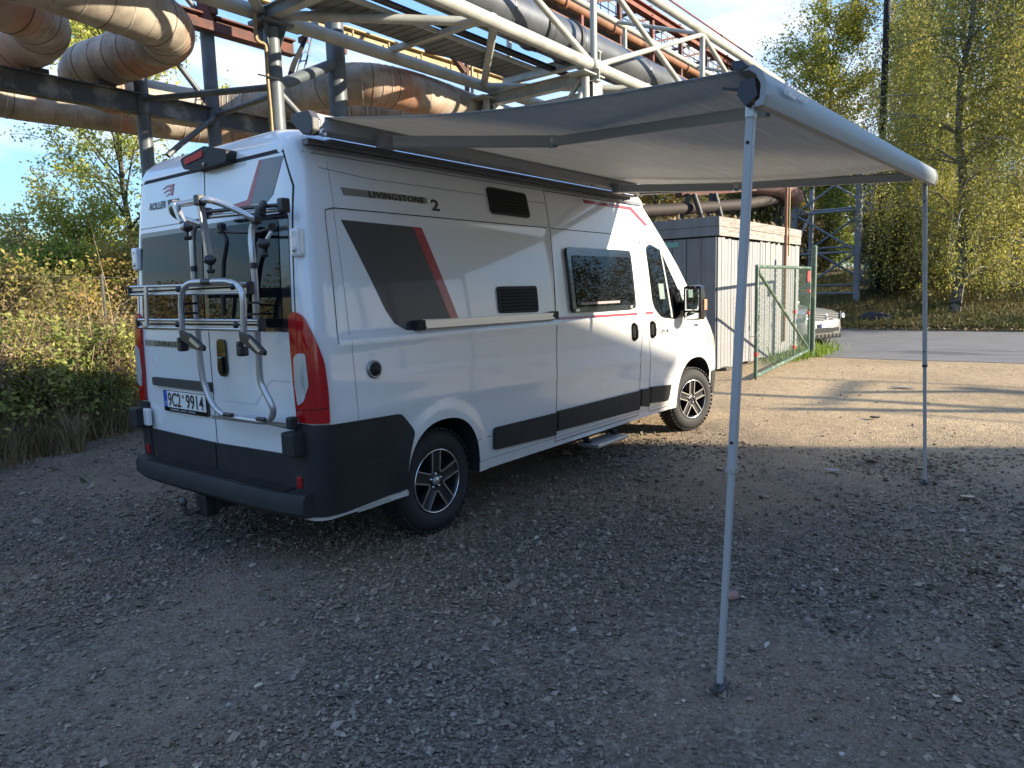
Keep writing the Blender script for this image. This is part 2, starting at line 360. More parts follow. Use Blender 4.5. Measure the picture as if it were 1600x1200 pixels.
# ================================================================ VAN
WHITE = mat('van_white_paint', (.78, .78, .77), .28, coat=1., spec=.5, bump=.008, bscale=1.2)
BLACKP = mat('black_bumper_plastic', (.020, .021, .022), .6, bump=.06, bscale=260, spec=.3, col2=(.032, .031, .029), vscale=4, ramp=(.4, .7))
GLOSSB = mat('gloss_black', (.008, .008, .009), .12, coat=.6)
GLASS = mat('dark_window_glass', (.004, .005, .006), .01, spec=.24)
SEAM = mat('panel_gap', (.03, .03, .03), .8)
REDV = mat('red_vinyl', (.36, .018, .028), .35, coat=.5)
GREYV = mat('graphite_vinyl', (.045, .045, .046), .45, coat=.15)
CHAMP = mat('champagne_vinyl', (.26, .25, .21), .4, metal=.3)
RUB = mat('tyre_rubber', (.02, .02, .021), .8, bump=.15, bscale=90)
ALU = mat('brushed_aluminium', (.55, .55, .55), .34, metal=.85, bump=.02, bscale=60)
ALUP = mat('anodised_aluminium', (.42, .43, .43), .42, metal=.7)
CHR = mat('machined_rim', (.75, .75, .75), .22, metal=.95)
DKRIM = mat('dark_rim', (.03, .03, .032), .35, metal=.3)
REDL = mat('red_lens', (.50, .008, .010), .15, coat=.5, var=.35, vscale=5, stretch=(1, 1, .4))
CLEARL = mat('clear_lens', (.72, .72, .70), .12, coat=.6, var=.45, vscale=16, stretch=(1, 1, .25), metal=.2)
DARK = mat('underbody_black', (.01, .01, .011), .9)

def wz(z): return 1.02 - .07 * (z - 1) ** 2 / .49 * .49 * 1.0 if z < 1 else 1.02 - .0925 * (z - 1) ** 1.64
def xr_(z): return .03 if z < 1.3 else .03 + .055 * (z - 1.3) ** 1.3
XS_T = [(.25, 5.36), (.7, 5.36), (1.0, 5.28), (1.22, 5.12), (1.36, 4.93), (1.5, 4.78), (1.78, 4.54), (2.06, 4.26), (2.33, 3.98), (2.45, 3.85)]
XF_T = [(.25, 5.90), (.6, 5.95), (.9, 5.93), (1.1, 5.8), (1.25, 5.6), (1.36, 5.42), (1.5, 5.22), (1.78, 4.95), (2.06, 4.62), (2.33, 4.28), (2.45, 4.1)]
def tab(T, z): return float(np.interp(z, [a for a, b in T], [b for a, b in T]))
RC = .10; NR, NCn, NS, NF = 14, 9, 150, 26
ARCH = [(1.02, .36, .345, .40), (4.945, .38, .435, .435)]     # wheel arches: x, z, half width, height
def relief(x, z):
    """pressed shapes in the side panel"""
    d = 0.
    # long recessed panel between rear corner and sliding door
    def sm(t, w=.02): return 1 / (1 + math.exp(-max(-30, min(30, t / w * 4))))
    d -= .010 * sm(x - .235) * sm(z - 1.345) * sm(2.02 - z) * sm(2.35 - x)
    # shoulder: slight ledge under the panel
    d += .007 * math.exp(-((z - 1.30) / .035) ** 2)
    # crease through the door handles
    d += .004 * math.exp(-((z - .90) / .05) ** 2)
    for k, (ax, az, hw, hh) in enumerate(ARCH):
        r = math.hypot((x - ax) / (hw + .085), (z - az) / (hh + .085)); d += .013 * sm(1.02 - r, .05) if r < 1.6 else 0
    return d
def outline(z, inset=0., infx=0.):
    w = wz(z) - inset; xr = xr_(z) + infx; xs = tab(XS_T, z) - infx * .5; xf = tab(XF_T, z) - infx; P = []
    rc = RC + inset * .4; rc = min(rc, w * .9)
    for k in range(NR):
        y = (w - rc) * k / NR; P.append((xr + .025 * (y / 1.02) ** 4 * 0, -y))
    for k in range(NCn + 1):
        a = PI / 2 * k / NCn; P.append((xr + rc - rc * math.cos(a), -(w - rc) - rc * math.sin(a)))
    for k in range(1, NS):
        x = xr + rc + (xs - xr - rc) * k / NS; P.append((x, -w - (relief(x, z) if inset == 0 and k > 1 else 0)))
    for k in range(NF + 1):
        a = PI / 2 * k / NF; n = 2.7; P.append((xs + (xf - xs) * math.sin(a) ** (2 / n), -w * math.cos(a) ** (2 / n) if k < NF else 0))
    return P
def side_w(x, z):
    xs = tab(XS_T, z); w = wz(z); xr = xr_(z)
    if x < xr + RC:
        t = max(0., (RC - (x - xr)) / RC); return w - RC + RC * math.sqrt(max(0, 1 - t * t))
    if x <= xs: return w + relief(x, z)
    xf = tab(XF_T, z); t = min(1, (x - xs) / (xf - xs)); return w * (1 - t ** 2.7) ** (1 / 2.7)
def S3(x, z, off=0.): return Vector((x, -side_w(x, z) - off, z + off * .1))
def R3(y, z, off=0.):
    w = wz(z); a = abs(y); xr = xr_(z)
    if a > w - RC:
        t = min(1, (a - (w - RC)) / RC); xr += RC - RC * math.sqrt(max(0, 1 - t * t))
    return Vector((xr - off, y, z))
def C3(t, z, off=0.):
    """round the rear right corner: t<0 on the rear face, t>0 on the side, metres along the skin"""
    w = wz(z); xr = xr_(z); h = PI / 4 * RC
    if t < -h: return Vector((xr - off, -(w - RC) + (-t - h), z))
    if t > h: return Vector((xr + RC + (t - h), -w - off, z))
    a = PI / 2 * (t + h) / (2 * h); r = RC + off; return Vector((xr + RC - r * math.cos(a), -(w - RC) - r * math.sin(a), z))
def mirror(P): return Vector((P.x, -P.y, P.z))
def sp(px, py, off=0.):
    z = 1.
    for _ in range(25):
        d = ray(px, py); y0 = wz(z) + off; t = (-y0 - CP[1]) / d[1]; p = CP + d * t; z = p[2]
    return (p[0], p[2])
def rp_(px, py, off=0.):
    z = 1.
    for _ in range(25):
        d = ray(px, py); t = (xr_(z) - off - CP[0]) / d[0]; p = CP + d * t; z = p[2]
    return (p[1], p[2])
def roundpoly(P, r, n=4):
    out = []; m = len(P)
    for i in range(m):
        a, b, c = Vector(P[i - 1]), Vector(P[i]), Vector(P[(i + 1) % m]); rr = r[i] if hasattr(r, '__len__') else r
        d1 = (a - b); d2 = (c - b); k = min(rr, d1.length * .45, d2.length * .45)
        if k < 1e-4: out.append(tuple(b)); continue
        p = b + d1.normalized() * k; q = b + d2.normalized() * k
        for s in range(n + 1):
            t = s / n; out.append(tuple((1 - t) ** 2 * p + 2 * t * (1 - t) * b + t * t * q))
    return out
def patch(name, poly, S, off, thick, m, parent, r=0., step=.07, smooth=True, mir=False, bev=0.):
    """a plate following the body skin: polygon in skin coordinates, raised by off, sunk by thick"""
    P = roundpoly(poly, r) if (hasattr(r, '__len__') or r > 0) else poly
    bm = bmesh.new(); vs = [bm.verts.new((a, b, 0)) for a, b in P]; bm.faces.new(vs); bm.normal_update()
    if bm.faces[:][0].normal.z < 0: bmesh.ops.reverse_faces(bm, faces=bm.faces[:])
    bmesh.ops.triangulate(bm, faces=bm.faces[:])
    for ax in (0, 1):
        lo = min(v.co[ax] for v in bm.verts); hi = max(v.co[ax] for v in bm.verts); n = int((hi - lo) / step)
        for k in range(1, n + 1):
            c = [0, 0, 0]; c[ax] = lo + (hi - lo) * k / (n + 1); no = [0, 0, 0]; no[ax] = 1
            bmesh.ops.bisect_plane(bm, geom=bm.verts[:] + bm.edges[:] + bm.faces[:], plane_co=c, plane_no=no)
    bm.verts.ensure_lookup_table(); n0 = len(bm.verts)
    for i, v in enumerate(bm.verts): v.index = i
    top = [S(v.co.x, v.co.y, off) for v in bm.verts]; bot = [S(v.co.x, v.co.y, off - thick) for v in bm.verts]
    fs = [tuple(v.index for v in f.verts) for f in bm.faces]; bd = [e for e in bm.edges if len(e.link_faces) == 1]
    sides = []
    for e in bd:
        f = e.link_faces[0]; vv = [v.index for v in f.verts]; a, b = e.verts[0].index, e.verts[1].index
        if (vv.index(a) + 1) % len(vv) != vv.index(b): a, b = b, a
        sides.append((b, a, a + n0, b + n0))
    bm.free(); flip = S in (R3, C3)
    allv = top + bot
    if mir: allv = [mirror(p) for p in allv]
    F = fs + sides
    F = [tuple(reversed(f)) for f in F] if (S is R3) != mir else F
    me = bpy.data.meshes.new(name); me.from_pydata([tuple(p) for p in allv], [], F); me.validate(); me.update()
    if smooth: me.polygons.foreach_set('use_smooth', [True] * len(me.polygons)); me.set_sharp_from_angle(angle=R(35))
    return link(name, me, m, parent)
def seam(pts, S, parent, w=.007, name='panel_gap', mir=False, m=None, off=.0012):
    """dark gap between two panels, along a line on the skin"""
    P = [Vector(p) for p in pts]; Q = []
    for a, b in zip(P, P[1:]):
        n = max(1, int((b - a).length / .06)); Q += [a.lerp(b, k / n) for k in range(n)]
    Q.append(P[-1]); vs = []
    for i, p in enumerate(Q):
        t = (Q[min(i + 1, len(Q) - 1)] - Q[max(i - 1, 0)]).normalized(); n = Vector((-t.y, t.x)) * w / 2
        for q in (p + n, p - n): vs.append(S(q.x, q.y, off))
    if mir: vs = [mirror(v) for v in vs]
    return MB().add(vs, [(2 * k, 2 * k + 1, 2 * k + 3, 2 * k + 2) for k in range(len(Q) - 1)], True).build(name, m or SEAM, parent)

def dust(m):
    nt = m.node_tree; l = nt.links.new; N = nt.nodes.new; b = nt.nodes['Principled BSDF']; t = N('ShaderNodeTexCoord'); s = N('ShaderNodeSeparateXYZ'); l(t.outputs['Object'], s.inputs[0])
    n = N('ShaderNodeTexNoise'); n.inputs['Scale'].default_value = 5; n.inputs['Detail'].default_value = 8; n.inputs['Roughness'].default_value = .7; l(t.outputs['Object'], n.inputs['Vector'])
    a = N('ShaderNodeMath'); a.operation = 'MULTIPLY_ADD'; a.inputs[1].default_value = .5; l(n.outputs['Fac'], a.inputs[0]); l(s.outputs[2], a.inputs[2])
    r = N('ShaderNodeMapRange'); r.inputs[1].default_value = .50; r.inputs[2].default_value = .95; r.inputs[3].default_value = .34; r.inputs[4].default_value = 0; l(a.outputs[0], r.inputs[0])
    x = N('ShaderNodeMixRGB'); x.inputs[1].default_value = b.inputs['Base Color'].default_value; x.inputs[2].default_value = (.30, .26, .21, 1); l(r.outputs[0], x.inputs[0]); l(x.outputs[0], b.inputs['Base Color'])
    q = N('ShaderNodeMapRange'); q.inputs[1].default_value = .3; q.inputs[2].default_value = .7; q.inputs[3].default_value = .24; q.inputs[4].default_value = .28; l(n.outputs['Fac'], q.inputs[0]); l(q.outputs[0], b.inputs['Roughness'])
dust(WHITE)
van = thing('camper_van', 'white high-roof camper van with grey and red graphics and its awning out', 'camper van', (3.0, 0, 0))
# --- body shell
zs = list(np.concatenate([np.linspace(.33, 1.26, 32), np.linspace(1.28, 1.38, 7), np.linspace(1.41, 2.33, 31)]))
rings = [(z, outline(z)) for z in zs]
for t in np.linspace(.1, 1, 10):
    a = t * PI / 2; rings.append((2.33 + .165 * math.sin(a), outline(2.33, .20 * (1 - math.cos(a)), .13 * (1 - math.cos(a)) ** 1.1)))
last = rings[-1][1]; zc = rings[-1][0]
for f in (.85, .6, .3): rings.append((zc + .03 * (1 - f * f), [((x - 2.1) * (.9 + .1 * f) + 2.1, y * f) for x, y in last]))
V = []; n1_ = len(rings[0][1]); n2 = 2 * n1_ - 2
for z, P in rings:
    row = [(x, y, z) for x, y in P] + [(x, -y, z) for x, y in reversed(P[1:-1])]; V += row
F = []
for i in range(len(rings) - 1):
    for k in range(n2):
        a = i * n2 + k; b = i * n2 + (k + 1) % n2; F.append((a, b, b + n2, a + n2))
F.append(tuple(reversed(range(n2)))); F.append(tuple(range((len(rings) - 1) * n2, len(rings) * n2)))
me = bpy.data.meshes.new('body'); me.from_pydata(V, [], F); me.validate(); me.materials.append(WHITE)
body0 = bpy.data.objects.new('tmp_body', me); COL.objects.link(body0)
cut = MB()
for ax, az, hw, hh in ARCH:
    for s in (-1, 1):
        pf = []
        for k in range(40):
            a = 2 * PI * k / 40; c, s_ = math.cos(a), math.sin(a); e = 2 / 2.35
            pf.append((ax + hw * math.copysign(abs(c) ** e, c), az + hh * math.copysign(abs(s_) ** e, s_) if s_ > 0 else -.3 + az * 0 + (-.0)))
        pf = [(ax + hw * math.copysign(abs(math.cos(PI * k / 28)) ** .85, math.cos(PI * k / 28)), az + hh * math.sin(PI * k / 28) ** .85) for k in range(29)] + [(ax - hw, .1), (ax + hw, .1)]
        cut.prism([(x, s * 1.2, z) for x, z in pf], (0, -s * .56, 0))
cutter = cut.build('tmp_cut', DARK)
bm = bmesh.new(); bm.from_mesh(cutter.data); bmesh.ops.recalc_face_normals(bm, faces=bm.faces[:]); bm.to_mesh(cutter.data); bm.free()
bm = bmesh.new(); bm.from_mesh(body0.data); bmesh.ops.recalc_face_normals(bm, faces=bm.faces[:]); bm.to_mesh(body0.data); bm.free()
md = body0.modifiers.new('b', 'BOOLEAN'); md.object = cutter; md.operation = 'DIFFERENCE'; md.solver = 'EXACT'; md.material_mode = 'TRANSFER'
dg = bpy.context.evaluated_depsgraph_get(); dg.update(); me2 = bpy.data.meshes.new_from_object(body0.evaluated_get(dg))
bpy.data.objects.remove(cutter); bpy.data.objects.remove(body0)
me2.polygons.foreach_set('use_smooth', [True] * len(me2.polygons)); me2.set_sharp_from_angle(angle=R(38))
body = link('body', me2, None, van)
MB().box((3.0, 0, .335), (5.3, 1.3, .16)).box((3.1, 0, .27), (2.6, 1.0, .12)).build('underbody', DARK, van)

# --- wheels
def make_wheel(cx, steer, side):
    """side -1 = the right-hand side of the van; built at the origin facing -y, then put in place"""
    root = bpy.data.objects.new('wheel', None); COL.objects.link(root); root.location = (cx, side * .955, .342); root.rotation_euler = (0, 0, (0 if side < 0 else PI) + steer)
    root.parent = van; root.matrix_parent_inverse = Matrix.Translation(Vector(van.location)).inverted()
    return root
def wheel_meshes():
    W = {}
    pr = [(.205, .02), (.225, .004), (.25, -.004), (.28, -.004), (.305, .006), (.325, .022), (.336, .04), (.340, .07), (.341, .12), (.340, .17), (.334, .195), (.32, .21), (.28, .225), (.2, .2)]
    b = MB().lathe((0, 0, 0), (0, 1, 0), [(r, h) for r, h in pr], 64)
    W['tyre'] = b.mesh('tyre')
    # tread blocks: two shoulder rows and a zig-zag middle
    t = MB(); nb = 46
    for k in range(nb):
        a = 2 * PI * k / nb
        for (h, wd, r0, tilt, da) in ((.034, .040, .337, .18, 0), (.080, .034, .344, 0, .5), (.120, .034, .345, 0, 0), (.160, .034, .344, 0, .5), (.198, .034, .336, -.2, 0)):
            aa = a + 2 * PI / nb * da; c = Vector((math.cos(aa) * r0, h, math.sin(aa) * r0)); rot = Matrix.Rotation(-aa, 3, 'Y') @ Matrix.Rotation(tilt * 2, 3, 'Z')
            t.box(c, (.012, wd, .029), rot)
    W['tread'] = t.mesh('tread')
    # sidewall lettering ribs
    W['rim'] = MB().lathe((0, 0, 0), (0, 1, 0), [(.212, .016), (.207, .004), (.200, .006), (.196, .03), (.19, .1), (.185, .17)], 56).lathe((0, .085, 0), (0, 1, 0), [(.19, 0), (.02, .002)], 32).mesh('rim')
    W['rim_lip'] = MB().lathe((0, 0, 0), (0, 1, 0), [(.2115, .010), (.2105, .001), (.2045, .0015), (.2035, .010)], 64).mesh('rim_lip')
    sp_ = MB()
    for k in range(5):
        a = 2 * PI * k / 5 + PI / 2; d = Vector((math.cos(a), 0, math.sin(a))); n = Vector((-d.z, 0, d.x))
        P = [d * .03 - n * .030, d * .06 - n * .033, d * .2 - n * .038, d * .2 + n * .038, d * .06 + n * .033, d * .03 + n * .030]
        P = [p + Vector((0, .018 + .012 * (1 - p.length / .2), 0)) for p in P]; sp_.prism(P, (0, .03, 0))
    sp_.lathe((0, 0, 0), (0, 1, 0), [(.001, .026), (.062, .027), (.066, .05)], 24)
    W['spoke'] = sp_
    ed = MB()
    for k in range(5):
        a = 2 * PI * k / 5 + PI / 2; d = Vector((math.cos(a), 0, math.sin(a))); n = Vector((-d.z, 0, d.x))
        for s in (-1, 1):
            p0 = d * .064 + n * s * .034; p1 = d * .2035 + n * s * .038
            ed.bar(p0 + Vector((0, .018, 0)), p1 + Vector((0, .011, 0)), .0115, .012, (0, 1, 0))
            a2 = a + s * PI / 5; d2 = Vector((math.cos(a2), 0, math.sin(a2)))
            ed.bar(p0 + Vector((0, .018, 0)), d2 * .070 + Vector((0, .018, 0)), .0115, .012, (0, 1, 0))
    W['spoke_edge'] = ed.mesh('spoke_edge'); W['spoke'] = sp_.mesh('spoke')
    W['hub_cap'] = MB().lathe((0, 0, 0), (0, 1, 0), [(.001, .006), (.020, .007), (.027, .012), (.028, .04)], 24).mesh('hub_cap')
    bo = MB()
    for k in range(5):
        a = 2 * PI * k / 5 + PI / 2 + PI / 5 * 0 + .0; bo.lathe((math.cos(a) * .047, .014, math.sin(a) * .047), (0, 1, 0), [(.001, 0), (.008, .001), (.009, .016)], 8)
    W['bolt'] = bo.mesh('bolt'); return W
WM = wheel_meshes()
for nme, m_ in (('tyre', RUB), ('tread', RUB), ('rim', DKRIM), ('rim_lip', CHR), ('spoke', DKRIM), ('spoke_edge', CHR), ('hub_cap', ALU), ('bolt', CHR)): WM[nme].materials.append(m_)
for cx, st, sd in ((1.0, 0, -1), (1.0, 0, 1), (5.035, R(-17), -1), (5.035, R(-17), 1)):
    w = make_wheel(cx, st, sd)
    for nme in ('tyre', 'tread', 'rim', 'rim_lip', 'spoke', 'spoke_edge', 'hub_cap', 'bolt'):
        if nme == 'hub_cap' and cx > 2: continue
        o = bpy.data.objects.new(nme, WM[nme]); COL.objects.link(o); o.parent = w
    # the wheel's own origin is the outer face: shift so that the tyre sits under the body
for cx in (1.0, 5.035): MB().tube([(cx, -.75, .34), (cx, .75, .34)], .05, 10).build('axle', DARK, van)

# --- side panels, door gaps
sd_poly = [sp(848, 299), sp(860, 366), sp(868, 560), sp(866, 688)]
seam([(2.39, 2.335), (2.392, 2.0), (2.34, 1.35), (2.31, 1.03), (2.30, .37)], S3, van)
seam([(2.39, 2.335), (3.78, 2.335)], S3, van)
seam([(3.78, 2.335), (3.86, 2.0), (3.80, 1.35), (3.70, .93), (3.695, .37)], S3, van)
seam([(2.30, .37), (3.695, .37)], S3, van)
seam([(.24, 2.03), (.30, 2.045), (2.36, 2.045)], S3, van, w=.006)
seam([(2.41, 2.045), (3.84, 2.045)], S3, van, w=.006)
seam([(3.87, 2.02), (4.05, 2.045), (4.22, 1.98), (4.5, 1.68), (4.84, 1.32), (4.84, .9), (4.72, .82)], S3, van, w=.006)
seam([(3.87, 2.02), (3.84, 1.3), (3.90, .92), (3.895, .40), (3.93, .37), (4.42, .37)], S3, van)
seam([(.24, 2.03), (.207, 1.30)], S3, van, w=.005)
seam([(.245, 2.26), (.6, 2.235), (1.1, 2.235), (2.38, 2.235)], S3, van, w=.003)
seam([(.305, 2.30), (.30, 1.3), (.31, .86)], S3, van, w=.0022)
seam([(1.30, .56), (1.50, .56)], S3, van, w=.004)
seam([(1.34, .50), (1.37, .40), (4.45, .40)], S3, van, w=.003)
# --- vinyl graphics on the side
patch('side_graphic', [sp(534, 343), sp(646, 354.3), sp(705, 497.5), sp(662, 499), sp(652, 516.5), sp(635, 515.5), sp(618, 505), sp(604, 484)], S3, .0022, .002, GREYV, van)
patch('side_graphic', [sp(646.5, 354.3), sp(660, 355.5), sp(717.5, 496.5), sp(705.5, 497.5)], S3, .0024, .002, REDV, van)
patch('side_graphic', [sp(911, 314.5), sp(985, 325.5), sp(1005, 350), sp(1014.5, 354), sp(999, 333), sp(990, 321.5), sp(985, 328.5), sp(912, 319.5)][:0] or [(2.95, 2.315), (3.80, 2.315), (4.08, 2.165), (4.02, 2.15), (3.77, 2.285), (2.98, 2.285)], S3, .0022, .002, REDV, van)
patch('pinstripe', [(2.35, 1.352), (3.66, 1.338), (3.66, 1.316), (2.35, 1.330)], S3, .0022, .002, REDV, van)
patch('pinstripe', [(3.83, 1.338), (3.985, 1.336), (3.985, 1.314), (3.83, 1.316)], S3, .0022, .002, REDV, van)
patch('name_stripe', [(.372, 2.165), (1.058, 2.165), (1.058, 2.128), (.385, 2.123)], S3, .0022, .002, CHAMP, van)
def slet(s, x, z, size, fit, m=GLOSSB, **k):
    y = -side_w(x + fit / 2, z) - .004; up = S3(x, z + .1) - S3(x, z)
    return lettering('lettering', s, size, (x, y, z), (1, 0, 0), up, m, van, fit=fit, extrude=.0008, **k)
slet('LIVINGSTONE', .57, 2.127, .052, .46, bold=.0012, space=1.1)
slet('2', 1.085, 2.09, .098, .075, bold=.003)
slet('SPORT', 4.115, 1.118, .05, .235, space=1.3, bold=.0005)
slet('250 Multi', 4.895, 1.145, .035, .13, shear=.3, bold=.0005)
# --- vents (louvred)
def vent(poly, parent):
    fr = patch('vent', poly, S3, .016, .016, BLACKP, parent, r=.03)
    zt = max(p[1] for p in poly); zb = min(p[1] for p in poly)
    for k in range(7):
        z = zb + .028 + (zt - zb - .056) * k / 6; s = (z - zb) / (zt - zb); xl = poly[3][0] + (poly[0][0] - poly[3][0]) * s + .025; xr2 = poly[2][0] + (poly[1][0] - poly[2][0]) * s - .025
        MB().bar(S3(xl, z, .0185), S3(xr2, z, .0185), .006, .013).build('slat', DARK, fr)
vent([(1.675, 2.295), (2.125, 2.285), (2.14, 2.105), (1.685, 2.11)], van)
vent([(1.645, 1.598), (2.115, 1.598), (2.110, 1.402), (1.645, 1.410)], van)
# --- habitation window
fw = patch('window', [(2.545, 1.90), (3.605, 1.90), (3.605, 1.375), (2.545, 1.375)], S3, .030, .03, GLOSSB, van, r=.05)
patch('pane', [(2.605, 1.835), (3.565, 1.835), (3.565, 1.415), (2.605, 1.415)], S3, .036, .006, GLASS, fw, r=.03)
patch('blind', [(2.66, 1.455), (3.30, 1.455), (3.30, 1.435), (2.66, 1.435)], S3, .0368, .0005, mat('blind_pink', (.30, .22, .23), .5), fw)
for sx in (2.60, 3.50): MB().box(S3(sx, 1.395, .034), (.05, .012, .02)).build('latch', ALU, fw)
# --- cab window
cw = patch('cab_window', [(3.965, 1.945), (4.06, 1.985), (4.26, 1.935), (4.82, 1.265), (4.42, 1.245), (4.12, 1.275), (3.985, 1.40)], S3, .002, .002, GLOSSB, van, r=(.05, .05, .03, .03, .02, .1, .12))
patch('pane', [(3.985, 1.925), (4.07, 1.962), (4.24, 1.925), (4.30, 1.80), (4.335, 1.275), (4.14, 1.292), (4.005, 1.41)], S3, .0045, .002, GLASS, cw, r=(.04, .05, .02, .02, .02, .09, .1))
patch('quarter_pane', [(4.285, 1.90), (4.75, 1.30), (4.40, 1.275), (4.345, 1.80)], S3, .0045, .002, GLASS, cw, r=.02)
patch('divider', [(4.255, 1.925), (4.285, 1.90), (4.395, 1.262), (4.36, 1.262)], S3, .008, .006, mat('grey_trim', (.35, .35, .35), .5), cw)
patch('paper_note', [(4.14, 1.60), (4.25, 1.60), (4.26, 1.45), (4.15, 1.45)], S3, .0052, .0003, mat('note_behind_glass', (.16, .22, .20), .5), cw)
# windscreen and its far counterpart
mbw = MB(); vs = []; zz = np.linspace(1.34, 2.24, 10)
for z in zz:
    for t in np.linspace(-1, 1, 17):
        xs = tab(XS_T, z); xf = tab(XF_T, z); w = wz(z) * .9; y = t * w; x = xs + (xf - xs) * (1 - min(1, abs(y) / wz(z)) ** 2.7) ** (1 / 2.7); vs.append((x + .008, y, z + .004))
mbw.add(vs, [(i * 17 + k, i * 17 + k + 1, i * 17 + k + 18, i * 17 + k + 17) for i in range(9) for k in range(16)], True).build('windscreen', GLASS, van)
patch('cab_window', [(3.965, 1.945), (4.26, 1.935), (4.82, 1.265), (4.12, 1.275)], S3, .003, .003, GLASS, van, r=.05, mir=True)
# --- rub strips
for a, b, rr in ((1.515, 2.288, (.03, 0, 0, .03)), (2.312, 3.685, 0), (3.71, 3.885, 0), (3.905, 4.345, (0, .0, .05, 0))):
    x2 = b - (.04 if b > 4 else 0)
    patch('rub_strip', [(a, .615), (b, .585 if b > 4 else .605), (x2, .425), (a, .455)], S3, .022, .022, BLACKP, van, r=rr)
# --- door handles
for px in (3.585, 3.95):
    h = patch('door_handle', [(px - .05, 1.25), (px + .05, 1.25), (px + .052, 1.08), (px - .048, 1.08)], S3, .006, .006, GLOSSB, van, r=.045)
    MB().tube([S3(px, 1.235, .01), S3(px, 1.22, .03), S3(px, 1.165, .036), S3(px, 1.11, .03), S3(px, 1.095, .01)], .013, 8).build('grip', BLACKP, h)
# --- fuel filler
p = S3(*sp(584, 577)); fl = MB().lathe(p, (0, -1, 0), [(.052, 0), (.052, .012), (.043, .016), (.038, .008), (.001, .008)], 24).build('fuel_filler', mat('chrome_grey', (.3, .3, .3), .3, metal=.8), van)
MB().lathe(p, (0, -1, 0), [(.034, .008), (.034, .02), (.001, .021)], 20).box(p + Vector((0, -.022, 0)), (.05, .016, .014), Matrix.Rotation(R(25), 3, 'Y')).build('cap', BLACKP, fl)
# --- side rail (aluminium) above the crease
rl = MB().bar(S3(.86, 1.372, .028), S3(2.25, 1.365, .028), .034, .046).build('side_rail', ALU, van)
for z_ in (1.385, 1.352): MB().bar(S3(.86, z_, .046), S3(2.25, z_ - .006, .046), .012, .013).build('rib', ALU, rl)
for xx in (.825, 2.285): MB().bbox(S3(xx, 1.368, .026), (.075, .05, .062), .008).build('end_cap', BLACKP, rl)
# --- black lower side panel in front of the rear corner and corner bumper
patch('bumper_side', [(.118, .866), (.632, .850), (.735, .735), (.690, .60), (.668, .48), (.672, .375), (.20, .348), (.095, .352)], S3, .014, .014, BLACKP, van, r=(0, .03, .03, .05, .03, .02, .0, 0))
seam([(.35, .60), (.56, .612), (.66, .80)], S3, van, w=.006, m=mat('bumper_crease', (.03, .031, .033), .4), off=.0155)
h_ = PI / 4 * RC
patch('bumper_corner', [(-h_ - .085, .875), (h_ - .006, .868), (h_ - .008, .55), (h_ - .02, .355), (-h_ - .085, .36)], C3, .022, .03, BLACKP, van, r=.01, step=.025)
patch('bumper_corner', [(-h_ - .085, .875), (h_ - .006, .868), (h_ - .008, .55), (h_ - .02, .355), (-h_ - .085, .36)], C3, .022, .03, BLACKP, van, r=.01, step=.025, mir=True)
patch('bumper_side', [(.118, .866), (.632, .850), (.735, .735), (.690, .60), (.668, .48), (.672, .375), (.20, .348), (.095, .352)], S3, .014, .014, BLACKP, van, r=(0, .03, .03, .05, .03, .02, .0, 0), mir=True)
MB().bar((.30, -.965, .335), (.70, -.965, .34), .05, .03).build('sill_edge', mat('dusty_white', (.42, .41, .36), .6), van)
# --- rear step bumper
st = MB(); prof = [(.06, .355), (-.085, .365), (-.105, .39), (-.105, .455), (-.085, .492), (.07, .502)]
n = 25; vs = []
for k in range(n):
    y = -.955 + 1.91 * k / (n - 1); bow = .055 * (abs(y) / .955) ** 5
    for x, z in prof: vs.append((x + (bow if x < 0 else 0), y, z))
m_ = len(prof)
st.add(vs, [(k * m_ + i, k * m_ + (i + 1) % m_, (k + 1) * m_ + (i + 1) % m_, (k + 1) * m_ + i) for k in range(n - 1) for i in range(m_)] + [tuple(range(m_ - 1, -1, -1)), tuple(range((n - 1) * m_, n * m_))], True)
step = st.build('rear_step', BLACKP, van, sharp=30)
for k in range(7): MB().box((-.062 + k * .018, -.02, .5025 - .00 + k * .001 - (.006 if k == 0 else 0)), (.007, 1.56, .006)).build('tread_rib', BLACKP, step)
for y in (-.865, .865):
    MB().bbox((.008, y, .548), (.02, .042, .066), .005).build('reflector', mat('reflector_red', (.30, .01, .012), .3), van)
for y in (-.875, .90):
    o = MB().bbox((-.025, y, .77), (.085, .115, .135), .014).build('door_stop_rubber', BLACKP, van)
MB().bbox((-.005, .83, .775), (.03, .1, .12), .012).build('hinge', WHITE, van)
# tow hitch
tb = MB().bar((.25, .02, .30), (.0, .06, .31), .14, .10).bbox((-.03, .07, .285), (.09, .12, .14), .015).build('tow_bar', BLACKP, van)
MB().tube([(-.05, .1, .26), (-.13, .115, .245), (-.155, .12, .27), (-.16, .12, .31)], [.022, .02, .016, .014], 10).build('neck', mat('dirty_steel', (.14, .13, .12), .5, metal=.6, var=.4, vscale=20), tb)
MB().lathe((-.16, .12, .30), (0, 0, 1), [(.001, 0), (.018, .002), (.025, .02), (.018, .043), (.001, .05)], 16).build('ball', MATS['dirty_steel'], tb)
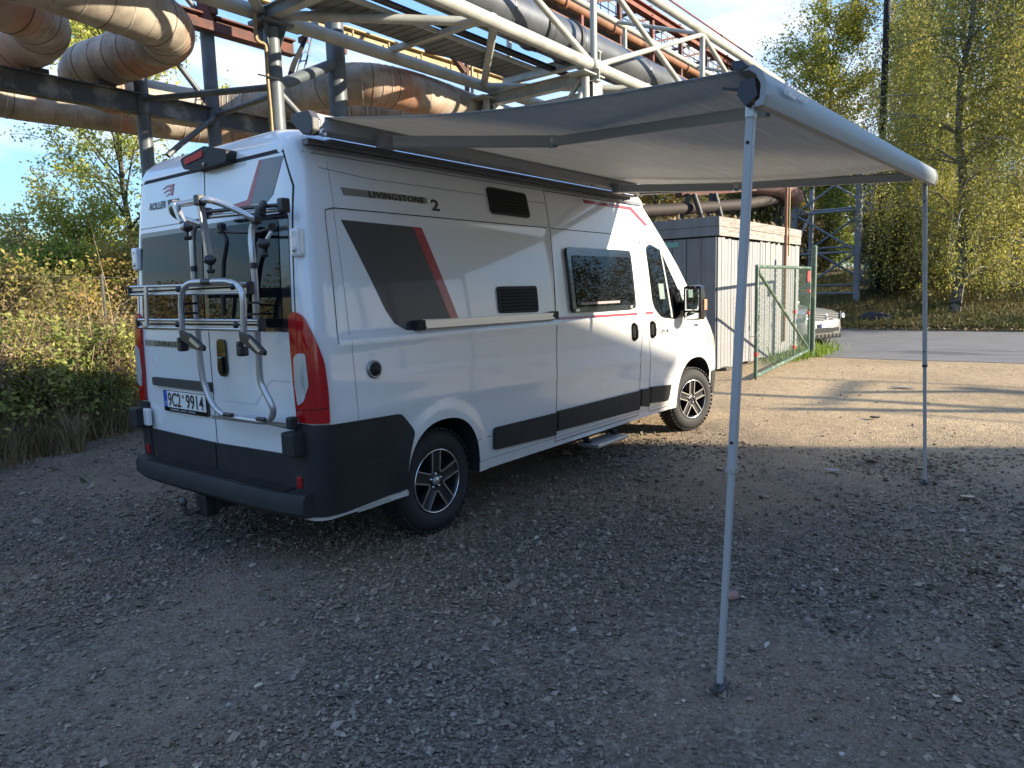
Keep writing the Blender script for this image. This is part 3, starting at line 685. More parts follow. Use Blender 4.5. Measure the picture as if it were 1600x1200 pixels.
# --- tail lights wrapping the corner
def taillight(mir):
    h = h_
    P = [(-h - .055, 1.455), (-h - .01, 1.488), (-h + .045, 1.465), (h - .065, 1.36), (h - .030, 1.22), (h - .022, 1.05), (h - .024, .878), (-h - .055, .885), (-h - .065, 1.1)]
    o = patch('tail_light', P, C3, .020, .03, REDL, van, r=(.01, .02, .03, .04, .04, .03, .01, .01, .01), step=.02, mir=mir)
    patch('reversing_lens', [(-h - .036, 1.235), (-h + .0, 1.262), (-h + .044, 1.262), (-h + .048, 1.09), (-h + .015, 1.0), (-h - .032, .975), (-h - .048, 1.08)], C3, .0235, .004, CLEARL, o, r=.015, step=.02, mir=mir)
    patch('lens_rib', [(-h - .05, .955), (h - .03, .965), (h - .03, .959), (-h - .05, .949)], C3, .0215, .003, mat('dark_red', (.12, .004, .006), .2), o, step=.02, mir=mir)
    MB().bar(*( [mirror(C3(-h + .02, 1.25, .0245)), mirror(C3(-h + .03, 1.03, .0245))] if mir else [C3(-h + .02, 1.25, .0245), C3(-h + .03, 1.03, .0245)]), .003, .003).build('lens_divider', CHR, o)
taillight(False); taillight(True)
# --- rear doors: gaps, window, trims
DW = .86
for s in (-1, 1):
    seam([(s * .79, 2.345), (s * DW, 2.15), (s * (DW + .02), 1.5), (s * .865, .88), (s * .85, .505)], R3, van, w=.010)
seam([(-.79, 2.345), (.79, 2.345)], R3, van, w=.022)
seam([(0, 2.335), (0, 2.03)], R3, van, w=.008); seam([(0, 1.37), (0, .50)], R3, van, w=.008)
seam([(-.82, 2.045), (.82, 2.045)], R3, van, w=.004)
rw = patch('rear_window', [(-.835, 2.015), (.82, 2.015), (.83, 1.375), (-.855, 1.375)], R3, .004, .004, GLOSSB, van, r=.03)
patch('pane', [(-.75, 1.985), (-.03, 1.985), (-.03, 1.40), (-.77, 1.40)], R3, .008, .003, GLASS, rw, r=.03)
patch('pane', [(.03, 1.985), (.795, 1.985), (.805, 1.40), (.03, 1.40)], R3, .008, .003, GLASS, rw, r=.03)
for s in (-1, 1):
    patch('kick_panel', [(s * .008, .675), (s * .838, .69), (s * .838, .508), (s * .008, .508)], R3, .014, .014, BLACKP, van, r=.008)
patch('number_plate_trim', [(.0, 1.055), (.73, 1.055), (.73, 1.0), (.0, .995)], R3, .022, .022, mat('dark_grey_plastic', (.045, .045, .043), .5), van, r=.012)
lp = patch('number_plate', [(.055, .975), (.60, .975), (.60, .835), (.055, .835)], R3, .018, .018, GLOSSB, van, r=.006)
MB().box((R3(0, .91, .0195).x, .3275, .917), (.002, .52, .108)).build('plate_face', mat('plate_white', (.78, .77, .72), .4, coat=.3), lp)
MB().box((R3(0, .91, .0212).x, .5675, .917), (.002, .04, .108)).build('blue_band', mat('plate_blue', (.01, .07, .42), .4), lp)
px_ = R3(0, .91, .0225).x
BLK = mat('plate_black', (.012, .012, .012), .5)
lettering('lettering', '9C2', .128, (px_, .535, .873), (0, -1, 0), (0, 0, 1), BLK, lp, fit=.165, extrude=.0004, bold=.001)
lettering('lettering', '9914', .128, (px_, .305, .873), (0, -1, 0), (0, 0, 1), BLK, lp, fit=.215, extrude=.0004, bold=.001)
MB().lathe((px_, .338, .945), (-1, 0, 0), [(.011, 0), (.011, .001), (.001, .001)], 12).build('plate_seal', mat('seal_red', (.3, .08, .07), .5), lp)
lettering('lettering', 'CZ', .032, (px_, .583, .878), (0, -1, 0), (0, 0, 1), mat('white_print', (.7, .7, .7), .5), lp, extrude=.0004)
lettering('lettering', 'mobilista  prvni  světem'.replace('ě', 'e'), .018, (px_ + .0025, .52, .845), (0, -1, 0), (0, 0, 1), MATS['white_print'], lp, fit=.32, extrude=.0003, shear=.2)
hd = patch('door_handle', [(-.055, 1.31), (.02 - .195, 1.31), (-.175, 1.12), (-.16, 1.095), (-.075, 1.095)][:0] or [(-.10, 1.325), (-.19, 1.325), (-.195, 1.13), (-.175, 1.10), (-.115, 1.10), (-.09, 1.13)], R3, .012, .012, GLOSSB, van, r=.03)
MB().bbox(R3(-.142, 1.17, .018), (.02, .05, .1), .008).build('grip', GLOSSB, hd)
for (a, b) in ((-.905, 1.85), (.865, 1.85)):
    hg = MB().bbox(R3(a, b, .012), (.04, .075, .15), .015).build('hinge', WHITE, van)
    for dz in (-.04, .045): MB().lathe(R3(a, b + dz, .033), (-1, 0, 0), [(.014, 0), (.012, .004), (.001, .005)], 10).build('hinge_bolt', ALU, hg)
patch('rear_graphic', [(-.77, 2.315), (-.60, 2.315), (-.50, 2.12), (-.52, 2.095), (-.70, 2.095)][:0] or [(-.60, 2.32), (-.80, 2.315), (-.70, 2.12), (-.64, 2.085), (-.49, 2.085)], R3, .003, .003, mat('graphite_silver', (.10, .10, .105), .35, coat=.6, metal=.3), van)
patch('rear_graphic', [(-.575, 2.32), (-.60, 2.32), (-.49, 2.085), (-.20, 2.07), (-.12, 2.055), (-.10, 2.075), (-.22, 2.095), (-.455, 2.115)], R3, .0035, .003, REDV, van)
for w_, y_, f_ in (('ROLLER', .69, .215), ('TEAM', .455, .15)): lettering('lettering', w_, .062, R3(y_, 2.16, .004), (0, -1, 0), R3(.5, 2.3) - R3(.5, 2.1), mat('logo_grey', (.1, .1, .11), .5), van, fit=f_, extrude=.0005, bold=.0012, shear=.25)
for k, (y0, y1, z0, z1) in enumerate(((.51, .36, 2.28, 2.295), (.50, .365, 2.255, 2.27), (.47, .375, 2.233, 2.245))):
    patch('logo', [(y0, z0 - .004), (y0 - .06, z1), (y1, z1 + .002), (y1 + .015, z0 - .008 + .0), (y0 - .06, z0 + .004)], R3, .004, .003, REDV, van)
patch('name_stripe', [(.82, 1.305), (.10, 1.295), (.10, 1.255), (.82, 1.265)], R3, .003, .003, CHAMP, van)
lettering('lettering', 'LIVINGSTONE', .04, R3(.68, 1.268, .004), (0, -1, 0), (0, 0, 1), GLOSSB, van, fit=.5, extrude=.0005, bold=.0005)
seam([(-.10, .95), (-.45, .95), (-.62, 1.1), (-.80, 1.1)], R3, van, w=.008, m=mat('white_crease', (.6, .6, .6), .3), off=.002)
# brake light with camera on the roof edge
hb = MB(); Q = [atx(275, 240, .05), atx(282, 256, .05), atx(300, 260, .05), atx(352, 244, .04), atx(352, 226, .04), atx(312, 223, .05)]
c_ = sum(Q, Vector()) / 6
BLP = [(.165, 2.415), (.125, 2.35), (.0, 2.325), (-.345, 2.335), (-.35, 2.40), (-.11, 2.455)]
BLL = [(.115, 2.405), (.10, 2.372), (-.10, 2.392), (-.095, 2.432)]
blh = patch('brake_light_housing', BLP, R3, .065, .13, BLACKP, van, r=.02)
patch('brake_light', BLL, R3, .071, .01, mat('brake_red', (.62, .03, .015), .5, spec=.2, var=.4, vscale=30), blh, r=.01)
MB().lathe(R3(-.12, 2.345, .065), (-1, 0, -.3), [(.018, 0), (.016, .006), (.001, .006)], 14).build('camera_lens', GLOSSB, blh)
# roof gutter, roof aerial unit
seam([(.1, 2.335), (3.9, 2.335)], S3, van, w=.004)
MB().bbox((3.72, -.55, 2.57), (.28, .34, .10), .03).bbox((3.9, -.62, 2.55), (.06, .1, .05), .01).build('roof_vent', GLOSSB, van)
MB().bbox((2.6, .1, 2.56), (.5, .6, .08), .03).build('skylight', mat('skylight_white', (.6, .6, .6), .4), van)
# mirror
mr_ = MB().bbox((4.62, -1.15, 1.40), (.14, .21, .36), .05).build('mirror', GLOSSB, van, sharp=40)
MB().bbox((4.545, -1.155, 1.435), (.012, .16, .22), .01).build('mirror_glass', mat('mirror_glass', (.75, .78, .78), .02, metal=1.), mr_)
MB().bbox((4.545, -1.155, 1.275), (.012, .16, .07), .01).build('mirror_glass', MATS['mirror_glass'], mr_)
MB().bbox((4.64, -1.255, 1.38), (.07, .02, .11), .008).build('indicator', mat('indicator_orange', (.7, .25, .15), .3, coat=.5), mr_)
MB().tube([(4.66, -.95, 1.36), (4.65, -1.08, 1.38)], .045, 8).build('mirror_arm', BLACKP, mr_)
# folding entry step
es = MB().bbox((3.02, -1.02, .255), (.52, .20, .03), .006).build('entry_step', ALU, van)
MB().bar((2.8, -.95, .33), (2.8, -1.0, .26), .03, .05).bar((3.24, -.95, .33), (3.24, -1.0, .26), .03, .05).box((3.02, -.9, .31), (.5, .02, .05)).build('step_bracket', DARK, es)
# headlamp and front bumper (front side just visible)
patch('front_bumper', [(5.40, .62), (5.75, .62), (5.75, .35), (5.42, .35)], S3, .01, .02, BLACKP, van, r=.03)
patch('headlamp', [(5.22, 1.12), (5.55, 1.0), (5.6, .86), (5.3, .95)], S3, .006, .006, CLEARL, van, r=.02)

# ================================================================ AWNING
FAB = mat('awning_fabric', (.29, .289, .284), .7, var=.10, vscale=3, stretch=(1, 14, 1)); streaks(FAB, (.56, .55, .52), .6, (1.6, 70, 70), lo=.52, hi=.68); streaks(FAB, (.26, .26, .255), .5, (1.2, 50, 50), lo=.54, hi=.7)
_nt = FAB.node_tree; _b = _nt.nodes['Principled BSDF']; _t = _nt.nodes.new('ShaderNodeBsdfTranslucent'); _t.inputs[0].default_value = (.20, .195, .18, 1)
_a = _nt.nodes.new('ShaderNodeAddShader'); _nt.links.new(_b.outputs[0], _a.inputs[0]); _nt.links.new(_t.outputs[0], _a.inputs[1]); _nt.links.new(_a.outputs[0], _nt.nodes['Material Output'].inputs[0])
GREY = mat('awning_grey_aluminium', (.27, .275, .28), .5, metal=.0)
RAILG = mat('lead_rail_grey', (.27, .295, .29), .5)
ARMG = mat('arm_grey', (.42, .425, .42), .5)
DGREY = mat('awning_dark_plastic', (.05, .05, .052), .5)
aw = thing('awning', 'grey fabric roll-out awning on the side of the white camper van, with two support legs', 'awning', (2.0, -1.0, 2.3))
HX0, HX1 = .16, 3.72
def sect(x, prof): return [(x, y, z) for y, z in prof]
hp = [(-.86, 2.475), (-.955, 2.41), (-1.005, 2.398), (-1.032, 2.42), (-1.032, 2.47), (-1.00, 2.512), (-.87, 2.515)]
case = MB().prism(sect(HX0, hp), (HX1 - HX0, 0, 0)).build('housing', GREY, aw)
MB().bar((HX0, -.89, 2.385), (HX1, -.89, 2.385), .05, .03).bar((HX0 + .03, -.90, 2.358), (HX1 + .3, -.90, 2.353), .022, .010).build('mounting_rail', mat('mounting_rail_grey', (.16, .16, .16), .5), aw)
MB().bar((HX0 + .1, -.955, 2.392), (HX1, -.955, 2.392), .05, .012).build('gasket', mat('pale_seal', (.12, .12, .12), .7), aw)
for a, b in ((.20, .50), (.66, 1.30), (1.42, 1.95), (2.03, 2.85), (2.93, 3.25), (3.31, 3.6)):
    MB().box(((a + b) / 2, -1.006, 2.425), (b - a, .014, .016)).build('slot', DARK, case)
for a in (1.36, 1.99, 2.89, 3.28): MB().bbox((a, -1.012, 2.43), (.05, .03, .06), .005).build('bracket', GREY, case)
for xx, s in ((HX0 - .035, 1), (HX1 + .03, 1)):
    P = [(y * 1.0 + (-.007 if y < -.97 else .006), z + (.006 if z > 2.45 else -.006)) for y, z in hp]
    e = MB().prism(sect(xx - .025, P), (.05, 0, 0)).build('end_cap', DGREY, aw, bevel=.008)
    MB().prism(sect(xx + .031, [(y * .995, z) for y, z in hp]), (.012, 0, 0)).build('end_plate', ALU, e)
MB().lathe((HX0 - .0, -1.035, 2.405), (0, -1, 0), [(.02, 0), (.02, .02), (.012, .022), (.011, .006), (.001, .006)], 16).build('crank_eye', ALU, aw)
# lead rail: curved face, runs level with the van
RA = Vector((.27, -3.235, 2.245)); RB = Vector((4.05, -3.255, 2.345))
def railpt(t, y, z): p = RA.lerp(RB, t); return Vector((p.x, p.y + y, p.z + z))
fp = [(.035, .062), (.012, .068), (-.025, .060), (-.052, .038), (-.068, .0), (-.068, -.042), (-.056, -.072), (-.03, -.076), (-.032, -.06), (-.046, -.05), (-.050, -.005), (-.034, .03), (-.012, .046), (.035, .048)]
rail = MB().prism([railpt(0, y, z) for y, z in fp], RB - RA).build('lead_rail', RAILG, aw, sharp=50)
MB().prism([railpt(0, y * 1.04 - .001, z * 1.04) + Vector((-.012, 0, 0)) for y, z in fp], (.03, 0, .0)).build('end_cap', GREY, rail)
MB().prism([railpt(1, y * 1.04 - .001, z * 1.04) + Vector((-.01, 0, 0)) for y, z in fp], (.035, 0, 0)).build('end_cap', GREY, rail)
MB().prism([RA + Vector(p) for p in ((-.02, .05, .088), (-.02, .01, .083), (-.02, -.01, .06), (-.02, .02, .05), (-.02, .04, .055))], (.03, 0, 0)).prism([RA + Vector(p) for p in ((-.012, .02, .015), (-.012, -.03, .02), (-.012, -.042, -.04), (-.012, .0, -.07), (-.012, .03, -.03))], (.05, 0, 0)).build('catch', mat('catch_black', (.015, .018, .03), .4), rail)
dxy = (RB - RA).normalized()
lab = MB().bar(railpt(.045, -.0745, .017), railpt(.118, -.0745, .017), .004, .036, (0, 0, 1))
lettering('lettering', 'THULE', .05, railpt(.038, -.0795, -.012), dxy, (0, -.18, 1), mat('label_white', (.8, .8, .8), .4), rail, fit=.15, extrude=.0006, bold=.003)
lettering('lettering', 'Omnistor', .034, railpt(.083, -.0795, -.008), dxy, (0, -.18, 1), MATS['label_white'], rail, fit=.13, extrude=.0006, bold=.0006)
# fabric: from the housing slot to the rail, sagging slightly
nx, ny2 = 50, 40; V = []
A0 = Vector((.20, -.99, 2.50)); A1 = Vector((3.66, -.99, 2.50)); B0 = railpt(0.005, .03, .064); B1 = railpt(.985, .03, .064)
for i in range(nx + 1):
    for j in range(ny2 + 1):
        u, v = i / nx, j / ny2; p = A0.lerp(A1, u).lerp(B0.lerp(B1, u), v); sag = .045 * math.sin(PI * v) * (1 - .25 * math.sin(PI * u)) - .006 * math.sin(u * 9) * math.sin(PI * v)
        V.append((p.x + (.02 * math.sin(PI * v) * (1 - 2 * u)), p.y, p.z - sag))
V = np.array(V); i, j = np.meshgrid(np.arange(nx), np.arange(ny2), indexing='ij'); q = (i * (ny2 + 1) + j).ravel()
o = np_mesh('fabric', V, np.stack([q, q + 1, q + ny2 + 2, q + ny2 + 1], 1), FAB, aw, smooth=True)
sm_ = o.modifiers.new('thickness', 'SOLIDIFY'); sm_.thickness = .003
def arm(sh, el, end):
    a = MB().bar(sh, el, .034, .062).build('arm', ARMG, aw, bevel=.006); MB().bar(el, end, .030, .050).build('forearm', ARMG, a, bevel=.006)
    MB().lathe(Vector(el) - Vector((0, 0, .034)), (0, 0, 1), [(.001, 0), (.03, 0), (.03, .068), (.001, .068)], 14).lathe(Vector(el) - Vector((0, 0, .01)), (0, 0, 1), [(.034, 0), (.034, .02)], 12).build('elbow', ALU, a)
    MB().bbox(Vector(sh) + Vector((0, .0, .0)), (.13, .075, .075), .012).build('shoulder', GREY, a)
e1 = atz(866, 221, 2.37); arm((.60, -1.06, 2.42), e1, railpt(.10, .05, -.02))
e2 = atz(1150, 292, 2.36); arm((3.25, -1.06, 2.41), e2, railpt(.93, .05, -.03))
print('elbows', e1, e2)
MB().bar((3.66, -1.04, 2.42), railpt(.97, .04, .0), .035, .05).build('rafter', GREY, aw, bevel=.004)
MB().prism([railpt(.03, .03, -.0), railpt(.02, .12, .02), railpt(.12, .04, .0)], (0, 0, .012)).build('arm_bracket', mat('bracket_dark', (.05, .06, .08), .4), aw)
LEGM = mat('leg_aluminium', (.36, .355, .345), .45, metal=.1, bump=.02, bscale=30)
for top, foot, px in ((railpt(.012, -.0, -.08), Vector((.235, -3.172, 0)), 0), (railpt(.985, -.0, -.08), Vector((3.90, -3.355, 0)), 1)):
    lg = MB().bar(foot.lerp(top, .40), top, .030, .030, (1, 0, 0)).build('leg', LEGM, aw, bevel=.004)
    MB().bar(foot + Vector((0, 0, .02)), foot.lerp(top, .405), .0235, .0235, (1, 0, 0)).build('lower_leg', LEGM, lg, bevel=.003)
    c = foot.lerp(top, .402); MB().bar(c - (top - foot).normalized() * .012, c + (top - foot).normalized() * .008, .034, .034, (1, 0, 0)).build('collar', DGREY if px else ALUP, lg)
    MB().bbox(foot + Vector((0, 0, .012)), (.10, .05, .014), .004).tube([foot + Vector((-.035, 0, .0)), foot + Vector((-.035, 0, .035))], .008, 8).tube([foot + Vector((.035, 0, .0)), foot + Vector((.035, 0, .035))], .008, 8).build('foot', DGREY, lg)
    MB().bbox(top + Vector((0, 0, .0)), (.036, .034, .05), .006).build('hinge', ALUP, lg)
    for k in range(2): c = foot.lerp(top, .45 + .5 * k); MB().lathe(c - Vector((.019, 0, 0)), (-1, 0, 0), [(.006, 0), (.006, .003), (.001, .003)], 8).build('screw', DARK, lg)

# ================================================================ BICYCLE RACK
bk = thing('bicycle_rack', 'folded silver bicycle rack hanging on the rear doors of the white camper van', 'bicycle rack', (-.1, -.1, 1.0))
TUBE = mat('rack_tube', (.52, .52, .52), .32, metal=.75, bump=.01, bscale=30); BP = mat('rack_plastic', (.02, .02, .022), .4)
def X(pts, x): # picture points on the plane at distance x behind the doors (x may vary along the path)
    return [atx(a, b, (x[i] if hasattr(x, '__len__') else x)) for i, (a, b) in enumerate(pts)]
# main U frame
mpts = [(312, 349), (303, 356), (300.5, 371), (301, 387), (303, 427), (306, 470), (308, 500), (311, 540), (315, 580), (321, 606), (331, 629), (345, 645), (362, 651.5), (390, 656), (412, 658.5), (424, 653), (427, 641), (423, 629), (413, 609), (406.7, 592), (404, 548), (402, 520), (400.5, 490), (398.5, 440), (395, 400), (393, 373), (395, 354), (402, 343)]
xx = np.interp(range(len(mpts)), [0, 4, 8, 12, 15, 20, 24, 27], [-.14, -.15, -.13, -.10, -.10, -.13, -.15, -.13])
MB().tube(spline(X(mpts, xx), 4), .0175, 12).build('main_frame', TUBE, bk)
# upper swinging loop
lp_ = [(401, 345), (391, 339), (372, 329), (351, 320), (335, 314.5), (322, 312.5), (305, 315), (285, 318.5), (273, 319), (268.5, 324), (270, 332), (278, 339), (295, 345), (312, 350)]
xx = np.interp(range(len(lp_)), [0, 1, 5, 9, 13], [-.14, -.17, -.30, -.34, -.15])
MB().tube(spline(X(lp_, xx), 4), .0165, 12).build('carrying_loop', TUBE, bk)
# three holder arms with clamps
def ball_clamp(c, m, w=.085):
    cl = MB().lathe(c, (0, -1, 0), [(.004, -w * .55), (.018, -w * .42), (.026, -w * .1), (.026, w * .15), (.016, w * .42), (.003, w * .6)], 14).build('clamp', BP, bk)
    MB().lathe(Vector(c) + Vector((-.022, 0, .002)), (-1, -.2, .1), [(.018, 0), (.014, .005), (.001, .007)], 12).build('clamp_plate', m, cl)
    MB().tube([Vector(c) - Vector((0, 0, .02)), Vector(c) - Vector((0, .0, .045))], .007, 8).lathe(Vector(c) - Vector((0, 0, .045)), (0, 0, -1), [(.001, 0), (.02, .002), (.022, .01), (.016, .022), (.001, .023)], 10).build('knob', BP, cl); return cl
a1 = X([(274, 319), (279, 334), (285, 348)], [-.34, -.34, -.34]); MB().bar(a1[0], a1[2], .024, .03, (1, 0, 0)).build('holder_arm', ALU, bk); ball_clamp(X([(292, 354.5)], -.34)[0], ALU)
a2 = X([(313, 316), (326, 398)], [-.30, -.28]); MB().bar(a2[0], a2[1], .024, .030, (1, 0, 0)).build('holder_arm', ALU, bk); ball_clamp(X([(328, 406.5)], -.28)[0], BP)
MB().tube(spline(X([(345, 352), (347, 362), (354, 376), (352, 395), (349.5, 412), (349, 455), (350, 493)], -.075), 4), .013, 10).build('dark_upright', BP, bk)
MB().tube(X([(350, 362), (376, 363), (408, 362), (422, 357)], -.075), .009, 8).build('cross_tube', mat('dark_metal', (.06, .06, .065), .35, metal=.6), bk)
MB().bbox(X([(346, 357)], -.075)[0], (.04, .045, .06), .012).build('joint', BP, bk); MB().bbox(X([(424, 356)], -.06)[0], (.04, .04, .05), .012).build('joint', BP, bk)
MB().bar(*X([(424, 362), (415, 377)], -.12), .014, .014).build('holder_arm', ALU, bk); ball_clamp(X([(412, 381)], -.14)[0], BP)
for (px, py) in ((272, 321), (312, 313)):
    MB().bbox(X([(px, py)], -.32 if px < 300 else -.31)[0], (.05, .045, .055), .01).build('joint', BP, bk)
for p_, x_ in (((312, 349), -.14), ((400, 343), -.14), ((407, 330), -.10)): MB().bbox(X([p_], x_)[0], (.045, .05, .05), .014).build('joint', BP, bk)
# upper mounting bars
MB().tube(X([(326, 339), (444, 327)], [-.03, -.03]), .012, 10).build('mounting_bar', TUBE, bk)
MB().tube(X([(322, 331), (440, 320)], [-.045, -.045]), .011, 10).build('mounting_bar', BP, bk)
MB().bbox(X([(443, 321)], -.03)[0], (.05, .05, .075), .01).build('hook', BP, bk); MB().bbox(X([(324, 333)], -.035)[0], (.05, .04, .06), .01).build('hook', BP, bk)
MB().tube(X([(398, 345), (408, 326), (412, 318)], [-.13, -.09, -.05]), .02, 10).build('hinge_arm', BP, bk)
# rails (folded up)
def rack_rail(p, q, x):
    a, b = X([p, q], x); r = MB().bar(a, b, .012, .056, (0, 0, 1)).build('wheel_rail', ALU, bk)
    for dz in (-.023, .023): MB().tube([a + Vector((-.008, 0, dz)), b + Vector((-.008, 0, dz))], .0085, 8).build('rail_edge', ALU, r)
    MB().box(((a + b) / 2) + Vector((-.0075, 0, .0)), (.004, (b - a).length * .97, .010)).build('groove', DARK, r)
    for e in (a, b): MB().bbox(e, (.04, .02, .066), .008).build('end_cap', BP, r)
    return a, b
ra = rack_rail((205, 454.5), (391, 450), -.22); rb = rack_rail((218, 505.5), (409, 508), -.21)
MB().bar(*X([(228, 448), (229.5, 510)], -.255), .03, .012, (1, 0, 0)).build('rail_link', ALU, bk)
lk = MB().bbox(X([(227, 508)], -.26)[0], (.01, .05, .03), .004).build('latch_plate', ALU, bk)
# inverted U on the rails
U2 = [(284.5, 520), (284, 500), (283, 478), (284, 462), (288, 450), (297, 442.5), (312, 440.5), (332, 440), (352, 439.5), (365, 442.5), (375, 451), (379.5, 465), (380.5, 485), (381, 520)]
MB().tube(spline(X(U2, -.275), 4), .0165, 12).build('rail_hoop', TUBE, bk)
MB().tube(X([(317, 440.4), (331, 440)], -.275), .018, 12).build('grip_band', BP, bk)
for (p, q) in (((284, 475), (307, 474)), ((284, 490), (308, 489)), ((380, 473), (404, 473)), ((380, 491), (406, 491))):
    a = X([p], -.275)[0]; b = X([q], -.15)[0]; MB().bar(a, b, .012, .012).build('spacer', BP, bk)
for (p, x) in (((303, 420), -.15), ((397, 415), -.15)): MB().tube([X([p], x)[0] + Vector((0, 0, -.015)), X([p], x)[0] + Vector((0, 0, .015))], .019, 12).build('band', BP, bk)
for p in ((280, 452), (365, 448), (279, 507), (370, 508)): MB().lathe(X([p], -.285)[0], (-1, 0, 0), [(.017, 0), (.017, .012), (.006, .02), (.001, .02)], 10).build('knob', BP, bk)
# wheel strap cradles
for (x0, y0, x1, y1) in ((281, 519, 318, 546), (374, 521, 413, 553)):
    P = X([(x0 - 2, y0 - 3), (x0 + 14, y0 + 3), (x1, y1 - 4), (x1 - 1, y1 + 3), (x1 - 14, y1), (x0, y0 + 12)], -.30); cr = MB().prism(P, (.018, 0, 0)).build('wheel_cradle', BP, bk, bevel=.004)
    P = X([(x0 + 16, y0 + 8), (x1 - 6, y1 - 5), (x1 - 10, y1 - 2), (x0 + 14, y0 + 13)], -.303); MB().prism(P, (.004, 0, 0)).build('cradle_plate', ALU, cr)
    MB().bbox(X([(x0 + 5, y1 - 4)], -.28)[0], (.05, .045, .05), .012).bbox(X([(x0 + 1, y1 - 12)], -.29)[0], (.03, .03, .05), .008).build('buckle', BP, cr)
# lower mounting bar
MB().bar(*X([(333, 651), (452, 664)], [-.035, -.035]), .016, .024, (0, 0, 1)).build('lower_bar', ALU, bk)
MB().bar(*X([(425, 662), (456, 668)], [-.03, -.03]), .02, .016, (0, 0, 1)).build('lower_bar', BP, bk)
MB().bbox(X([(456, 661)], -.035)[0], (.05, .045, .07), .012).build('hook', BP, bk)
for p in ((357, 648), (409, 655)): MB().bbox(X([p], -.115)[0], (.03, .085, .022), .009).build('clamp', BP, bk)

# ================================================================ FACTORY HALL (behind and right of the camera; its shade falls on the yard)
fx, fy = 15.6, -23.2
hall = thing('factory_hall', 'long grey factory hall behind the camera whose shade lies over the yard', 'building', (-10, fy - 8, 0))
WALLM = mat('hall_wall', (.30, .29, .27), .85, var=.25, vscale=.8)
gab = [(fx, 0), (fx, 9.85), (fx - 14.5, 9.85 + 14.5 * .27), (fx - 29, 9.85), (fx - 29, 0)]
MB().prism([(x, fy, z) for x, z in gab], (0, -40, 0)).build('wall', WALLM, hall)
for s_ in (1, -1):
    xm = fx - 14.5; MB().bar((xm, fy - 20, 9.97 + 14.5 * .27), (xm + s_ * 14.8, fy - 20, 9.90), 40.0, .06).build('roof', DARK, hall)
for k in range(7):
    w_ = MB().box((fx - 3 - k * 3.8, fy + .03, 5.2), (2.4, .08, 3.0)).build('window', GLASS, hall)

# ================================================================ PIPE BRIDGE (light grey tubular truss over the yard)
PAINT = mat('truss_paint', (.40, .41, .37), .5, var=.28, vscale=2.5, bump=.05, bscale=30); streaks(PAINT, (.20, .14, .09), .5, (1.6, 1.6, 1.6), lo=.6, hi=.78)
COLP = mat('column_paint', (.105, .125, .14), .45, var=.35, vscale=3, bump=.03, bscale=20); streaks(COLP, (.22, .22, .21), .5, (6, 6, 1.2), lo=.6, hi=.75)
CLADG = mat('grey_pipe_cladding', (.12, .13, .145), .38, metal=.45, var=.3, vscale=2)
SHEET = mat('grey_sheet', (.16, .17, .17), .6, var=.3, vscale=2)
YA, YB, ZL, ZT = 6.12, 3.62, 6.0, 7.95
pb = thing('pipe_bridge', 'light grey tubular truss bridge carrying a dark insulated pipe over the van and the shed', 'pipe bridge', (4.8, 5, 0))
nodes = [-.05, 5.3, 10.65, 16.0, 21.35, 26.7]
MB().tube([(-2, YA, ZL), (27, YA, ZL)], .115, 14).build('chord', PAINT, pb)
MB().tube([(-2, YB, ZL), (27, YB, ZL)], .115, 14).build('chord', PAINT, pb)
MB().tube([(-2, YB, ZT), (27, YB, ZT + .12)], .10, 14).build('chord', PAINT, pb)
MB().tube([(-2, YA, ZT + .9), (27, YA, ZT + .9)], .08, 12).build('chord', PAINT, pb)
for n_, x in enumerate(nodes):
    MB().tube([(x, YB, ZL), (x, YB, ZT)], .068, 10).build('post', PAINT, pb)
    if x < 27: MB().tube([(x + .5, YA, ZL), (x + .5, YA, ZT + .9)], .06, 10).build('post', PAINT, pb)
    MB().tube([(x, YB, ZT), (x, YA, ZT + .9)], .05, 8).build('cross_tube', PAINT, pb)
    for y in (YA, YB):
        MB().lathe((x - .16, y, ZL), (1, 0, 0), [(.118, 0), (.135, .0), (.135, .32), (.118, .32)], 14).build('node_sleeve', PAINT, pb)
    if n_ < len(nodes) - 1:
        x2 = nodes[n_ + 1]
        MB().tube([(x, YB, ZT), (x2, YB, ZL)], .062, 10).build('brace', PAINT, pb)
        MB().tube([(x, YB, ZL), (x2, YB, ZT)], .058, 10).build('brace', PAINT, pb)
xs_n = [-.6, 2.1, 4.8, 7.5, 10.2, 12.9, 15.6, 18.3]
for k in range(len(xs_n) - 1):
    a = (xs_n[k], YA if k % 2 == 0 else YB, ZL); b = (xs_n[k + 1], YB if k % 2 == 0 else YA, ZL)
    MB().tube([a, b], .075, 10).build('floor_brace', PAINT, pb)
MB().ibeam((4.8, YA + .2, ZL - .02), (4.8, YB, ZL - .02), .16, .2).build('cross_beam', PAINT, pb)
for x in (10.35, 15.8):
    MB().ibeam((x, YA + .3, ZL - .28), (x, YB - .3, ZL - .28), .18, .24).build('cross_beam', PAINT, pb)
    MB().ibeam((x + .55, YA, ZL + .25), (x + .55, YB, ZL + .25), .16, .2).build('cross_beam', PAINT, pb)
    MB().tube([(x - .05, YA, ZL - .62), (x - .05, YB, ZL - .62)], .06, 10).build('cross_tube', PAINT, pb)
    MB().tube([(x + .2, YA, ZL - .92), (x + .2, YB, ZL - .92)], .075, 10).build('cross_tube', PAINT, pb)
    MB().tube([(x - .1, YB + .05, ZL - .3), (x - .1, YB + .9, ZL - 1.3)], .05, 8).build('knee_brace', PAINT, pb)
for x in (2.5, 7.5, 13, 18.6): MB().bar((x, YB, ZL + .10), (x, YA, ZL + .10), .12, .09).build('saddle_beam', PAINT, pb)
